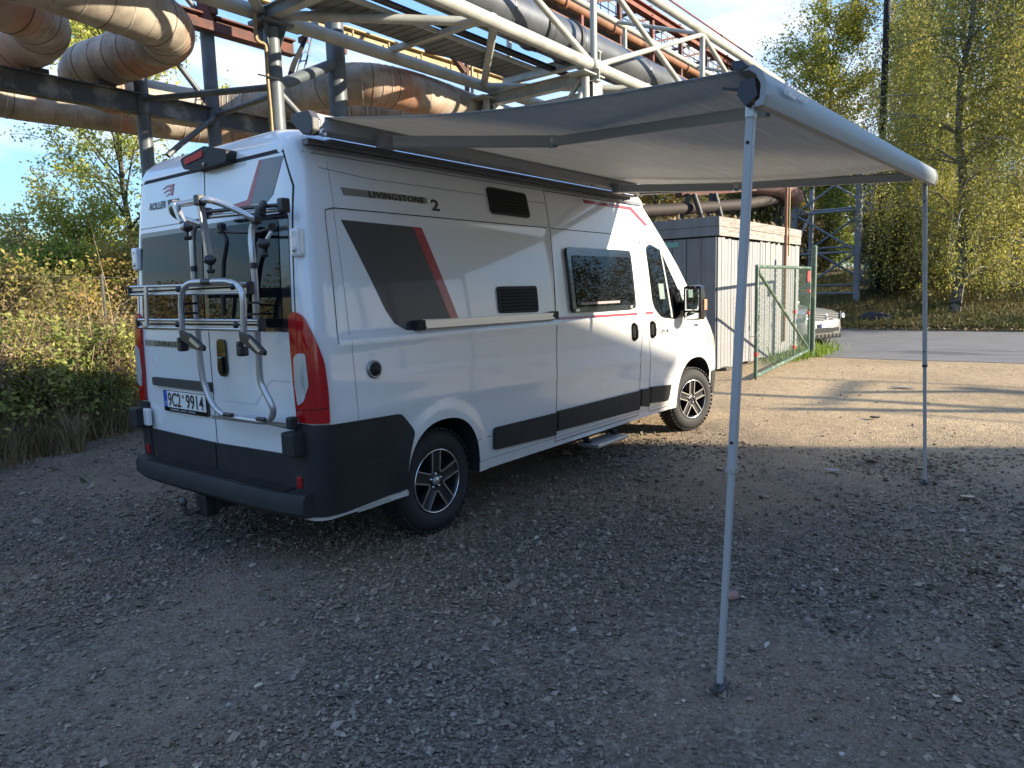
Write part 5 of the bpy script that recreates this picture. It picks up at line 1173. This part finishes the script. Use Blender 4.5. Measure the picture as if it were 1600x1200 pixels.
for pts in (((-.035, .95), (0, .915), (.035, .95)), ((-.045, .92), (-.022, .87), (0, .905), (.022, .87), (.045, .92))):
    for a, b in zip(pts, pts[1:]): MB().bar(CP3(a[0], -.052, a[1]), CP3(b[0], -.052, b[1]), .007, .009).build('logo_stroke', CHR, lg_)
pl_ = MB().box(CP3(.02, -.05, .715), (.52, .012, .115)).build('number_plate', MATS['plate_white'], car); MB().box(CP3(.02 - .24, -.058, .715), (.04, .004, .11)).build('blue_band', MATS['plate_blue'], pl_)
lettering('lettering', '1S7 2046', .085, CP3(-.20, -.0585, .68), (1, 0, 0), (0, 0, 1), BLK, pl_, fit=.42, extrude=.001)
MB().bbox(CP3(0, -.035, .60), (.95, .04, .10), .01).build('air_intake', GLOSSB, car)
MB().bbox(CP3(0, .10, .45), (1.35, .20, .14), .04).build('skid_plate', BLACKP, car)
for k in range(9): MB().box(CP3(-.6 + k * .15, -.0, .45), (.03, .02, .09)).build('intake_fin', DARK, car)

car.rotation_euler = (0, 0, R(-20.4)); car.location.z = -.14
# ================================================================ SHADOW-CASTING BRIDGE RIGHT OF THE VIEW
pr_ = thing('side_pipe_bridge', 'grey pipe bridge out of view at the right whose shadow bars cross the sandy ground', 'pipe bridge', (16, -16, 0))
def beam_for(p, q, h, w, m=LAT):
    k = h / math.tan(EL); d = Vector((math.cos(AZ) * k, -math.sin(AZ) * k, h)); MB().tube([Vector((*p, 0)) + d, Vector((*q, 0)) + d], w, 10).build('beam', m, pr_)
beam_for((7.9, .9), (8.35, -5), 6.0, .085); beam_for((10.1, -.2), (10.3, -5), 6.8, .035); beam_for((7.35, -1.3), (7.2, -5), 5.5, .025)
beam_for((10.07, -1.54), (7.45, -1.76), 6.2, .06); beam_for((9.9, -3), (9.3, -5), 6.3, .10)
for x, y in ((15.6, -18.5), (17.6, -19)): MB().tube([(x, y, 0), (x, y, 7)], .12, 10).build('column', LAT, pr_)

# ================================================================ VEGETATION
def leaf_cards(name, C, size, m, parent=None, flat=0., kind=None, aspect=.62, droop=0.):
    n = len(C); C = np.asarray(C, float); s = size * rng.lognormal(0, .25, n)
    nrm = rng.normal(0, 1, (n, 3)); nrm[:, 2] = nrm[:, 2] * (1 + flat) ; nrm /= np.linalg.norm(nrm, axis=1)[:, None]
    a = rng.normal(0, 1, (n, 3)); a[:, 2] -= droop; a -= nrm * (a * nrm).sum(1)[:, None]; a /= np.linalg.norm(a, axis=1)[:, None]; b = np.cross(nrm, a)
    L_ = s[:, None]; V = np.stack([C - a * L_ * .5, C + b * L_ * .5 * aspect - a * L_ * .06 + nrm * L_ * .07, C + a * L_ * .55, C - b * L_ * .5 * aspect - a * L_ * .06 + nrm * L_ * .07], 1).reshape(-1, 3)
    F = np.arange(n * 4).reshape(-1, 4); o = np_mesh(name, V, F, m, parent)
    if kind: o['kind'] = kind
    return o
def limb_tree(base, h, spread, nb, seed, up=.55, trunk_r=.12, twigs=8, twl=.9, lean=(0, 0), start=.25, shape=1.):
    """trunk, limbs and twigs; returns mesh builder and twig points for the leaves"""
    r = np.random.default_rng(seed); mb = MB(); tips = []; base = np.array(base, float)
    tr = []; p = base.copy(); n = 12
    for k in range(n + 1):
        tr.append(p.copy()); p = p + np.array([r.normal(0, .02) * h / n * 2 + lean[0] * h / n, r.normal(0, .02) * h / n * 2 + lean[1] * h / n, h / n])
    mb.tube([Vector(q) for q in tr], [trunk_r * (1 - .92 * k / n) for k in range(n + 1)], 10)
    for b in range(nb):
        f = start + (1 - start) * (b + r.random()) / nb; i = min(n - 1, int(f * n)); q = tr[i] + (tr[i + 1] - tr[i]) * (f * n - i); a = r.uniform(0, 2 * PI)
        ln = spread * (math.sin(PI * min(1, (1.05 - (f - start) / (1 - start)) * .9 * shape)) * .75 + .3) * r.uniform(.7, 1.15); d = np.array([math.cos(a), math.sin(a), up + r.normal(0, .15)]); d /= np.linalg.norm(d)
        pts = [q]; m_ = 7
        for k in range(m_): d = d + r.normal(0, .09, 3) + np.array([0, 0, .03]); d /= np.linalg.norm(d); pts.append(pts[-1] + d * ln / m_)
        rr = trunk_r * .38 * (1 - .6 * f); mb.tube([Vector(x) for x in pts], [rr * (1 - .85 * k / m_) for k in range(m_ + 1)], 6)
        for t in range(twigs):
            k = r.integers(2, m_ + 1); s = pts[k]; dd = d * .6 + r.normal(0, .6, 3); dd /= np.linalg.norm(dd); l2 = twl * r.uniform(.5, 1.1)
            tp = [s + dd * l2 * j / 4 + np.array([0, 0, -.02 * j * j * l2]) for j in range(5)]; mb.tube([Vector(x) for x in tp], [rr * .25 * (1 - .2 * j) + .003 for j in range(5)], 4, cap=False)
            tips.append(tp)
    return mb, tips
def leaves_on(tips, per, sp, seed):
    r = np.random.default_rng(seed); out = []
    for tp in tips:
        tp = np.array(tp); n = r.poisson(per); t = r.uniform(.1, 1.05, n) * (len(tp) - 1); i = np.clip(t.astype(int), 0, len(tp) - 2); f = (t - i)[:, None]
        out.append(tp[i] * (1 - f) + tp[i + 1] * f + r.normal(0, sp, (n, 3)))
    return np.concatenate(out)
BARK = mat('grey_bark', (.10, .085, .07), .9, var=.4, vscale=8, bump=.5, bscale=18)
BIRCHB = mat('birch_bark', (.19, .18, .16), .8, col2=(.04, .035, .03), vscale=3, ramp=(.45, .55), stretch=(1, 1, 2.5), bump=.3, bscale=20)
LG = leafmat('leaf_green_yellow', [(.094, .160, .031), (.186, .292, .053), (.371, .451, .079), (.660, .583, .106)], .45)
LY = leafmat('leaf_autumn_yellow', [(.14, .15, .05), (.28, .26, .08), (.44, .36, .11), (.50, .34, .10)], .5)
LO = leafmat('leaf_orange', [(.22, .17, .04), (.36, .25, .05), (.46, .28, .06), (.38, .16, .05)], .5)
LB = leafmat('leaf_birch', [(.12, .14, .035), (.24, .25, .06), (.40, .37, .085), (.56, .48, .12)], .42, nscale=.35)
LBY = leafmat('leaf_birch_yellow', [(.16, .17, .035), (.28, .26, .05), (.44, .36, .07), (.56, .42, .08)], .5, nscale=.3)
LBR = leafmat('leaf_bramble', [(.06, .085, .025), (.13, .17, .04), (.27, .29, .07), (.46, .42, .13)], .35, nscale=1.2)
LDK = leafmat('leaf_dark_green', [(.047, .061, .020), (.088, .101, .030), (.162, .162, .047), (.297, .257, .081)], .3, nscale=.6)
LP = leafmat('leaf_poplar', [(.20, .25, .06), (.32, .38, .08), (.48, .48, .11), (.60, .54, .14)], .5)
LA = leafmat('leaf_ash', [(.120, .168, .036), (.264, .288, .048), (.480, .432, .072), (.600, .504, .096)], .5)
LDR = leafmat('leaf_dry', [(.10, .07, .035), (.18, .13, .07), (.28, .21, .12), (.20, .08, .04)], .3, nscale=1.)

def tree(name, label, base, h, spread, nb, seed, lm, per, ls, group=None, bark=BARK, cat='tree', **k):
    t = thing(name, label, cat, base, group); mb, tips = limb_tree(base, h, spread, nb, seed, **k); mb.build('trunk', bark, t)
    leaf_cards('crown', leaves_on(tips, per, ls * 1.6, seed + 1), ls, lm, t); return t
# --- left side
b1 = atd(222, 600, 22); tree('poplar_tree', 'slender poplar with green-yellow leaves rising left of the van roof', (b1.x, b1.y, 0), 11.0, 2.7, 50, 3, LP, 74, .082, up=1.1, trunk_r=.10, twigs=9, twl=1.1, start=.12)
b1 = atd(150, 600, 22); tree('poplar_tree', 'shorter poplar with drooping side shoots behind the bramble thicket', (b1.x, b1.y, 0), 3.8, 1.7, 28, 9, LP, 60, .08, up=.8, trunk_r=.07, twigs=8, twl=.9, start=.2)
for k, (px, d, h, sp_r, lm, lab) in enumerate(((20, 21, 3.7, 1.7, LY, 'yellow autumn shrub at the left edge of the view'), (95, 19, 3.2, 1.5, LG, 'olive green shrub between two yellow shrubs at the left'), (60, 26, 4.0, 2.1, LY, 'tallest yellow shrub in the back row at the left'), (170, 19, 3.0, 1.6, LY, 'green-yellow shrub below the poplar'), (250, 20, 3.4, 1.8, LY, 'yellow shrub half hidden by the rear of the van'), (130, 24, 3.7, 2.1, LY, 'yellow-orange shrub behind the olive one at the left'), (-60, 22, 3.3, 2.0, LG, 'green shrub just cut by the left edge'), (-10, 17, 2.6, 1.4, LY, 'low yellowing shrub at the left edge behind the thicket'))):
    b = atd(px, 500, d); tree('autumn_shrub', lab, (b.x, b.y, 0), h * .72, sp_r * .85, 34, 20 + k, lm, 30, .085, group='autumn shrubs behind the thicket', cat='shrub', up=.9, trunk_r=.05, twigs=9, twl=.8, start=.03)
# bramble thicket along the yard edge: several bushes
hp0 = Vector((-3.2, 3.0)); hp1 = Vector((5.6, 6.6))
def hedge_pt(s, d): # s metres along the edge, d metres behind it
    u = (hp1 - hp0).normalized(); n = Vector((-u.y, u.x)); p = hp0 + u * s + n * d; return p
labs = ['bramble bush at the far left edge of the thicket', 'sunlit bramble bush with pale dry tops at the left', 'leafy bramble bush in the middle of the thicket', 'bramble bush right beside the rear of the van', 'bramble bush hidden mostly behind the rear bumper', 'bramble bush behind the van']
for k in range(6):
    s0 = 1.2 + k * 1.35; t = thing('bramble_bush', labs[k], 'bush', (*hedge_pt(s0, .8), 0), 'bramble bushes along the yard edge'); r = np.random.default_rng(50 + k)
    mb = MB(); C = []; D = []
    for q in range(125):
        s = s0 + r.normal(0, .55); d = abs(r.normal(.0, .6)) + .15; p = hedge_pt(s, d); h = r.uniform(.5, 2.0) * (.75 + .25 * min(1, d)) ; a = r.uniform(0, 2 * PI); ln = r.uniform(.3, .9)
        e = Vector((p.x + math.cos(a) * ln, p.y + math.sin(a) * ln, h * .55)); m_ = Vector((p.x + math.cos(a) * ln * .5, p.y + math.sin(a) * ln * .5, h * 1.15))
        P = [Vector((p.x, p.y, 0)).lerp(m_, u_).lerp(m_.lerp(e, u_), u_) for u_ in np.linspace(0, 1, 7)]; mb.tube(P, [.008, .007, .006, .005, .004, .003, .002], 4, cap=False)
        n = 120; u_ = r.uniform(.2, 1, n) * 6; i = np.clip(u_.astype(int), 0, 5); f = (u_ - i)[:, None]; PA = np.array([tuple(v) for v in P]); pt = PA[i] * (1 - f) + PA[i + 1] * f + r.normal(0, .085, (n, 3)); (D if r.random() < (.10 if h < 1.15 else .55) else C).append(pt)
    mb.build('stems', mat('bramble_stem', (.12, .08, .05), .8), t); C = np.concatenate(C); C = C[C[:, 2] > .12]; leaf_cards('foliage', C, .058, LBR, t, flat=.8)
    if D: leaf_cards('dry_leaves', np.concatenate(D), .04, LDR, t)
    tall = []
    for q in range(40):
        p = hedge_pt(s0 + r.normal(0, .6), r.uniform(.4, 1.6)); h = r.uniform(1.2, 2.05); d = r.normal(0, .15, 2); tall.append([np.array([p.x + d[0] * u_ * h, p.y + d[1] * u_ * h, h * u_]) for u_ in (.45, .6, .75, .9, 1)])
    leaf_cards('seed_heads', leaves_on(tall, 34, .05, 60 + k), .032, LDR, t)
def grass(name, pts, h, m, label, width=.006, seed=1, lean=.35):
    r = np.random.default_rng(seed); n = len(pts); P = np.asarray(pts, float); a = r.uniform(0, 2 * PI, n); hh = h * r.lognormal(0, .35, n); l = r.normal(0, lean, (n, 2)) * hh[:, None]
    w = width * r.uniform(.6, 1.4, n); dx = np.stack([np.cos(a) * w, np.sin(a) * w, 0 * w], 1); mid = P + np.stack([l[:, 0] * .35, l[:, 1] * .35, hh * .6], 1); tip = P + np.stack([l[:, 0], l[:, 1], hh * (1 - .25 * np.minimum(1, np.hypot(l[:, 0], l[:, 1]) / hh))], 1)
    V = np.stack([P - dx, P + dx, mid + dx * .7, mid - dx * .7, tip], 1).reshape(-1, 3); o_ = np.arange(n)[:, None] * 5
    F = np.concatenate([np.concatenate([o_ + 0, o_ + 1, o_ + 2], 1), np.concatenate([o_, o_ + 2, o_ + 3], 1), np.concatenate([o_ + 3, o_ + 2, o_ + 4], 1)]); o = np_mesh(name, V, F, m); return tag(o, label, kind='stuff')
r = np.random.default_rng(5); n = 26000; s = r.uniform(-.5, 9.5, n); d = np.abs(r.normal(0, .42, n)) - .16 - .25 * np.abs(np.sin(s * 1.9) * np.sin(s * 4.7 + 1)) + .1 * np.sin(s * 3) + .08 * np.sin(s * 7.3); P = np.array([[*hedge_pt(a, b), -.01] for a, b in zip(s, d)])
grass('dry_grass', P, .30, leafmat('dry_straw', [(.16, .13, .065), (.28, .22, .12), (.42, .34, .21)], .3), 'dry straw-coloured grass along the foot of the bramble bushes', seed=3)
n = 1500; s = r.uniform(-.5, 9.5, n); d = r.uniform(-.1, 1.3, n); P = np.array([[*hedge_pt(a, b), 0] for a, b in zip(s, d)])
grass('dry_stalks', P, 1.25, leafmat('stalk', [(.14, .09, .05), (.30, .22, .13), (.42, .36, .26)], .2), 'tall dry stalks standing among the bramble bushes', width=.004, seed=13, lean=.28)
n = 900; s = r.uniform(-.5, 9, n); d = -.28 + r.normal(0, .16, n); P = np.array([[*hedge_pt(a, b), -.01] for a, b in zip(s, d)]); P = P[np.sin(P[:, 0] * 5.1) + np.sin(P[:, 0] * 11) > .2]
grass('edge_weeds', P, .07, LDR, 'small weeds creeping from the thicket onto the gravel', width=.008, seed=14, lean=.6)
# wire fence inside the thicket
wf = thing('wire_fence', 'old chain-link fence overgrown by the bramble thicket', 'fence', (*hedge_pt(3, 1.0), 0))
fm = MB(); GALV = mat('galvanised_wire', (.06, .06, .055), .7)
for k in range(5):
    p = hedge_pt(.2 + k * 2.2, 1.7); MB().tube([(p.x, p.y, 0), (p.x, p.y, 2.0)], .025, 8).build('post', GALV, wf)
for z in (1.95, 1.2):
    a, b = hedge_pt(-.5, 1.7), hedge_pt(9.5, 1.7); MB().tube([(a.x, a.y, z), (b.x, b.y, z)], .004, 4).build('wire', GALV, wf)
k = 0
while k < 9:
    for sg in (1, -1):
        a, b = hedge_pt(k, 1.7), hedge_pt(k + 1.9, 1.7); z0, z1 = (.05, 1.95) if sg > 0 else (1.95, .05); fm.tube([(a.x, a.y, z0), (b.x, b.y, z1)], .0013, 3, cap=False)
    k += .12
tag(fm.build('mesh_wire', GALV, wf), kind='stuff')
# foliage behind the shed
for k, (px, d, h, spr, lm, lab) in enumerate(((1020, 34, 7.2, 3.0, LO, 'orange-yellow tree behind the cab roof'), (1065, 42, 7.8, 3.2, LY, 'yellow tree right of the orange one behind the shed'), (975, 38, 7.4, 3.0, LG, 'green-yellow tree hidden mostly by the cab roof'), (1180, 30, 5.0, 2.2, LDK, 'dark green tree above the shed roof'), (1225, 52, 8.5, 3.0, LO, 'orange shrub-like tree seen between the shed and the pylon'), (1265, 55, 10.5, 3.4, LY, 'yellow tree seen through the lattice pylon'), (1120, 46, 6.5, 3.2, LO, 'rusty orange tree beyond the shed roof'))):
    b = atd(px, 430, d); tree('autumn_tree', lab, (b.x, b.y, .3), h, spr, 40, 70 + k, lm, 34, .13, group='autumn trees beyond the shed', up=.7, trunk_r=.12, twigs=9, twl=1.1, start=.12)
b = atd(1290, 430, 47); tree('ash_tree', 'airy green-yellow tree standing left of the birches against the sky', (b.x, b.y, 1.4), 15.0, 3.8, 54, 90, LA, 40, .15, up=1.0, trunk_r=.2, twigs=12, twl=1.5, start=.25)
# weeping birches
def birch(label, base, h, spread, seed, lm, nb=46, strands=20, group='weeping birches', droop=1., ls=.085, lowest=.9, dens=26):
    r = np.random.default_rng(seed); t = thing('weeping_birch', label, 'tree', base, group); base = np.array(base, float); mb = MB(); n = 14; tr = []; p = base.copy()
    for k in range(n + 1): tr.append(p.copy()); p = p + np.array([r.normal(0, .12), r.normal(0, .12), h / n])
    mb.tube([Vector(q) for q in tr], [.19 * (1 - .9 * k / n) + .01 for k in range(n + 1)], 12); mb.build('trunk', BIRCHB, t); mb = MB(); C = []
    for b in range(nb):
        f = .10 + .9 * (b + r.random()) / nb; i = min(n - 1, int(f * n)); q = tr[i]; a = r.uniform(0, 2 * PI); ln = spread * (1.0 - .72 * max(0, f - .15)) * r.uniform(.45, 1.1); d = np.array([math.cos(a), math.sin(a), .75]); d /= np.linalg.norm(d); pts = [q]
        for k in range(8): d = d + np.array([0, 0, -.13]) + r.normal(0, .07, 3); d /= np.linalg.norm(d); pts.append(pts[-1] + d * ln / 8)
        mb.tube([Vector(x) for x in pts], [.055 * (1 - .1 * k) * (1 - .6 * f) + .004 for k in range(9)], 6)
        for s in range(strands):
            k = r.integers(2, 9); s0 = pts[k] + r.normal(0, .28, 3); gl = base[2] + lowest; L_ = min(r.uniform(.8, 3.4) * droop, max(.3, s0[2] - gl)); m_ = max(5, int(L_ * dens)); u = np.linspace(0, 1, m_)[:, None]; sw = r.normal(0, .16, 2)
            pt = s0 + np.concatenate([sw[0] * u * L_ + .04 * np.sin(u * 9), sw[1] * u * L_, -u ** .9 * L_], 1) + r.normal(0, .045 + .07 * (s % 3), (m_, 3)); C.append(pt)
            if s % 4 == 0: mb.tube([Vector(x) for x in pt[::max(1, m_ // 4)]], .006, 3, cap=False)
    mb.build('branches', mat('birch_branch', (.20, .18, .15), .85), t); leaf_cards('crown', np.concatenate(C), ls, lm, t, droop=1.2); return t
b = atd(1492, 470, 32); zb_ = bank_h(b.x, b.y); birch('tall weeping birch with a pale trunk, right of the far awning leg', (b.x, b.y, zb_), 15.5, 5.2, 201, LB, nb=56, strands=21)
b = atd(1428, 470, 36); birch('weeping birch left of the far awning leg, darker and lower than the tall one', (b.x, b.y, bank_h(b.x, b.y)), 12.8, 3.3, 202, LB, nb=50, strands=20)
b = atd(1640, 470, 33); birch('weeping birch at the right edge of the view', (b.x, b.y, bank_h(b.x, b.y)), 14, 4.6, 203, LB, nb=46, strands=16, lowest=3)
b = atd(1540, 470, 42); birch('yellow-leaved birch behind the tall weeping birch', (b.x, b.y, bank_h(b.x, b.y)), 21, 6.0, 204, LBY, nb=56, strands=22, ls=.11, lowest=5)
b = atd(1440, 470, 47); birch('yellow-green birch in the back row above the awning rail', (b.x, b.y, bank_h(b.x, b.y)), 17, 5.0, 205, LBY, nb=46, strands=18, ls=.12, lowest=4)
# undergrowth on the bank
for k, (px, d, h, spr, lm) in enumerate(((1275, 46, 2.6, 1.6, LDK), (1390, 37, 2.6, 1.5, LDK), (1420, 35, 3.0, 2.0, LDK), (1310, 47, 4.5, 2.4, LG), (1560, 38, 3.2, 2.2, LDK), (1480, 38, 3.6, 2.2, LDK), (1370, 42, 5.5, 3.0, LDK), (1620, 44, 5.5, 3.0, LDK), (1250, 46, 3.4, 1.8, LDR))):
    b = atd(px, 450, d); lab = ['low dark shrub at the foot of the pylon', 'dark shrub under the left birch', 'dark shrub between the two birches', 'green shrub right of the pylon', 'dark shrub in front of the bar fence', 'dark shrub behind the pale birch trunk', 'broad dark shrub in the back row behind the left birch', 'broad dark shrub behind the bar fence at the right', 'dry brown shrub behind the pylon legs'][k]
    tree('undergrowth_shrub', lab, (b.x, b.y, bank_h(b.x, b.y) - .1), h, spr, 34, 300 + k, lm, 34, .10, group='undergrowth on the bank', cat='shrub', up=.6, trunk_r=.05, twigs=9, twl=.9, start=.02)
# far wood
P = []
r = np.random.default_rng(8)
for k in range(60):
    y = -45 + k * 2.3 + r.normal(0, .8); x = 66 + r.uniform(0, 14); h = r.uniform(7, 12) if y > -14 else r.uniform(12, 18); n = 1100; q = r.normal(0, 1, (n, 3)); q /= np.linalg.norm(q, axis=1)[:, None]; q *= r.uniform(.55, 1, (n, 1)) * (1 + .25 * np.sin(q[:, :1] * 9 + k)); P.append(np.stack([x + q[:, 0] * 3.2, y + q[:, 1] * 3.2, 3 + h * .5 + q[:, 2] * h * .5], 1))
tag(leaf_cards('far_wood', np.concatenate(P), .38, leafmat('leaf_far_wood', [(.051, .076, .034), (.119, .136, .051), (.272, .221, .068), (.442, .289, .085)], .3, nscale=.12)), 'autumn wood beyond the road', kind='stuff')
P = []
for k in range(46):
    x = -40 + k * 2.6 + r.normal(0, .8); y = 52 + r.uniform(0, 12); h = r.uniform(4.0, 6.0); n = 800; q = r.normal(0, 1, (n, 3)); q /= np.linalg.norm(q, axis=1)[:, None]; q *= r.uniform(.55, 1, (n, 1)); P.append(np.stack([x + q[:, 0] * 2.8, y + q[:, 1] * 2.8, h * .5 + q[:, 2] * h * .55], 1))
tag(leaf_cards('far_hedgerow', np.concatenate(P), .34, MATS['leaf_far_wood']), 'distant autumn hedgerow behind the left shrubs', kind='stuff')
P = []
for k in range(40):
    y = -30 + k * 1.9 + r.normal(0, .8); x = -26 - r.uniform(0, 9); h = r.uniform(4.5, 8.5); n = 500; q = r.normal(0, 1, (n, 3)); q /= np.linalg.norm(q, axis=1)[:, None]; q *= r.uniform(.5, 1, (n, 1)); P.append(np.stack([x + q[:, 0] * 2.6, y + q[:, 1] * 2.2, h * .5 + q[:, 2] * h * .55], 1))
tag(leaf_cards('rear_treeline', np.concatenate(P), .34, MATS['leaf_far_wood']), 'trees behind the camera that the rear window mirrors', kind='stuff')
# grass on the bank and by the gate post, fallen leaves
r = np.random.default_rng(6); n = 60000; y = r.uniform(-12, 9, n); dd = r.uniform(0, 1, n) ** 1.3 * 14 + .1; P = np.array([[road_far(b_) - .05 + a_, b_, bank_h(road_far(b_) - .05 + a_, b_) - .02] for a_, b_ in zip(dd, y)])
grass('bank_grass', P, .20, leafmat('grass_blade', [(.05, .07, .015), (.10, .11, .03), (.20, .16, .07), (.16, .17, .04)], .3, nscale=.35), 'tufty olive and dry grass on the bank beyond the road', width=.014, seed=9)
n = 9000; y = r.uniform(-10, 6, n); dd = np.abs(r.normal(2.2, 2.4, n)) - .4; P = np.array([[road_far(b_) - .05 + a_, b_, (bank_h(road_far(b_) - .05 + a_, b_) if a_ > 0 else -.14) + .05 + r.uniform(0, .06)] for a_, b_ in zip(dd, y)])
tag(leaf_cards('fallen_leaves', P, .09, leafmat('leaf_fallen', [(.14, .08, .03), (.26, .17, .07), (.36, .28, .14)], .1), flat=2), 'fallen birch leaves on the road edge and the foot of the bank', kind='stuff')
n = 1500; P = np.stack([r.normal(14.3, .9, n), r.normal(.42, .16, n), dip(r.normal(14.3, .1, n)) * 0 - .03], 1)
grass('gate_weeds', P, .17, leafmat('weed_green', [(.08, .14, .02), (.16, .24, .03), (.26, .30, .05)], .4), 'bright green weeds round the foot of the gate post', width=.012, seed=11)
n = 700; P = np.stack([r.uniform(10.5, 15.3, n), r.uniform(1.0, 3.8, n), 2.83 + r.uniform(0, .08, n)], 1); tag(leaf_cards('roof_litter', P, .10, LDR), 'dry leaves and twigs lying on the flat shed roof', kind='stuff')
n = 520; P = np.stack([r.uniform(4, 13.5, n), r.uniform(-6, 1, n), np.full(n, .012)], 1); P[:, 2] += dip(P[:, 0]); tag(leaf_cards('scattered_leaves', P, .028, MATS['leaf_fallen'], flat=4), 'small dry leaves scattered over the sandy ground', kind='stuff')
# boulder on the bank, far fence
b = atd(1370, 488, 31); rk = bmesh.new(); bmesh.ops.create_icosphere(rk, subdivisions=3, radius=1)
for v in rk.verts: k = 1 + .18 * math.sin(v.co.x * 5 + 1) * math.sin(v.co.y * 4) + .1 * math.sin(v.co.z * 9 + v.co.x * 7); v.co = Vector((v.co.x * .45 * k, v.co.y * .62 * k, v.co.z * .26 * k)) + Vector((b.x, b.y, bank_h(b.x, b.y) + .08))
me = bpy.data.meshes.new('boulder'); rk.to_mesh(me); rk.free(); tag(link('boulder', me, mat('dark_rock', (.07, .065, .075), .9, var=.4, vscale=6, bump=.8, bscale=8)), 'low dark boulder lying on the grassy bank left of the far awning leg', 'boulder')
ff = thing('bar_fence', 'dark steel bar fence with a brown post on the bank at the right', 'fence', atd(1580, 458, 36)); FM = mat('fence_dark', (.03, .025, .025), .7)
fa, fb = atd(1530, 458, 37), atd(1680, 460, 35); za = bank_h(fa.x, fa.y); zb2 = bank_h(fb.x, fb.y)
n = 44
for k in range(n + 1):
    p = fa.lerp(fb, k / n); z = za + (zb2 - za) * k / n; MB().tube([(p.x, p.y, z), (p.x, p.y, z + 1.75)], .016, 5).build('bar', FM, ff)
for dz in (.15, 1.6): MB().bar((fa.x, fa.y, za + dz), (fb.x, fb.y, zb2 + dz), .04, .05).build('rail', FM, ff)
for f in (.0, .46, 1.0): p = fa.lerp(fb, f); z = za + (zb2 - za) * f; MB().box((p.x, p.y, z + .95), (.16, .16, 1.95)).build('post', mat('post_brown', (.16, .06, .04), .8), ff)

# ================================================================ SMALL THINGS ON THE GROUND
def chip(name, label, cat, px, py, size, m, seed, thick=.4):
    p = atz(px, py, 0.006); r = random.Random(seed); P = []; n = 7
    for k in range(n): a = 2 * PI * k / n; P.append(p + Vector((math.cos(a) * size[0] * r.uniform(.7, 1.1), math.sin(a) * size[1] * r.uniform(.7, 1.1), r.uniform(0, .006))))
    o = MB().prism(P, (0, 0, size[0] * thick)).build(name, m, None, bevel=size[0] * .12); return tag(o, label, cat)
chip('wood_chip', 'pale splinter of wood on the gravel in the left foreground', 'wood chip', 404, 1073, (.026, .013), mat('pale_wood', (.50, .44, .33), .7), 1, .3)
chip('brick_piece', 'pinkish piece of brick beside the near awning leg', 'brick piece', 1146, 934, (.045, .028), mat('pink_brick', (.34, .19, .165), .85, var=.3, vscale=30), 2, .5)
chip('paper_scrap', 'pale flattened scrap right of the far awning leg', 'scrap', 1512, 776, (.045, .05), mat('dry_scrap', (.38, .31, .22), .8), 3, .08)
chip('flat_stone', 'flat pale stone between the two awning legs', 'stone', 1300, 735, (.05, .08), mat('pale_stone', (.26, .25, .24), .8), 4, .15)
chip('pale_pebble', 'pale pebble at the bottom left', 'stone', 357, 1104, (.012, .010), MATS['pale_stone'], 5, .5)
chip('pale_pebble', 'pale pebble left of the tow bar shadow', 'stone', 395, 885, (.022, .018), mat('light_pebble', (.36, .34, .3), .8), 6, .5)
chip('pale_pebble', 'pale forked fragment right of the near awning leg, nearer than the brick', 'stone', 1198, 1010, (.028, .012), MATS['light_pebble'], 7, .4)
chip('pale_pebble', 'white pebble at the bottom centre right', 'stone', 1315, 1180, (.012, .011), MATS['light_pebble'], 8, .5)
chip('manhole_patch', 'dark twig lump on the sandy ground before the road', 'debris', 1366, 653, (.05, .07), DARK, 9, .3)
chip('flat_stone', 'thin pale slab on the sandy ground near the road', 'stone', 1411, 606, (.06, .2), MATS['pale_stone'], 10, .2)
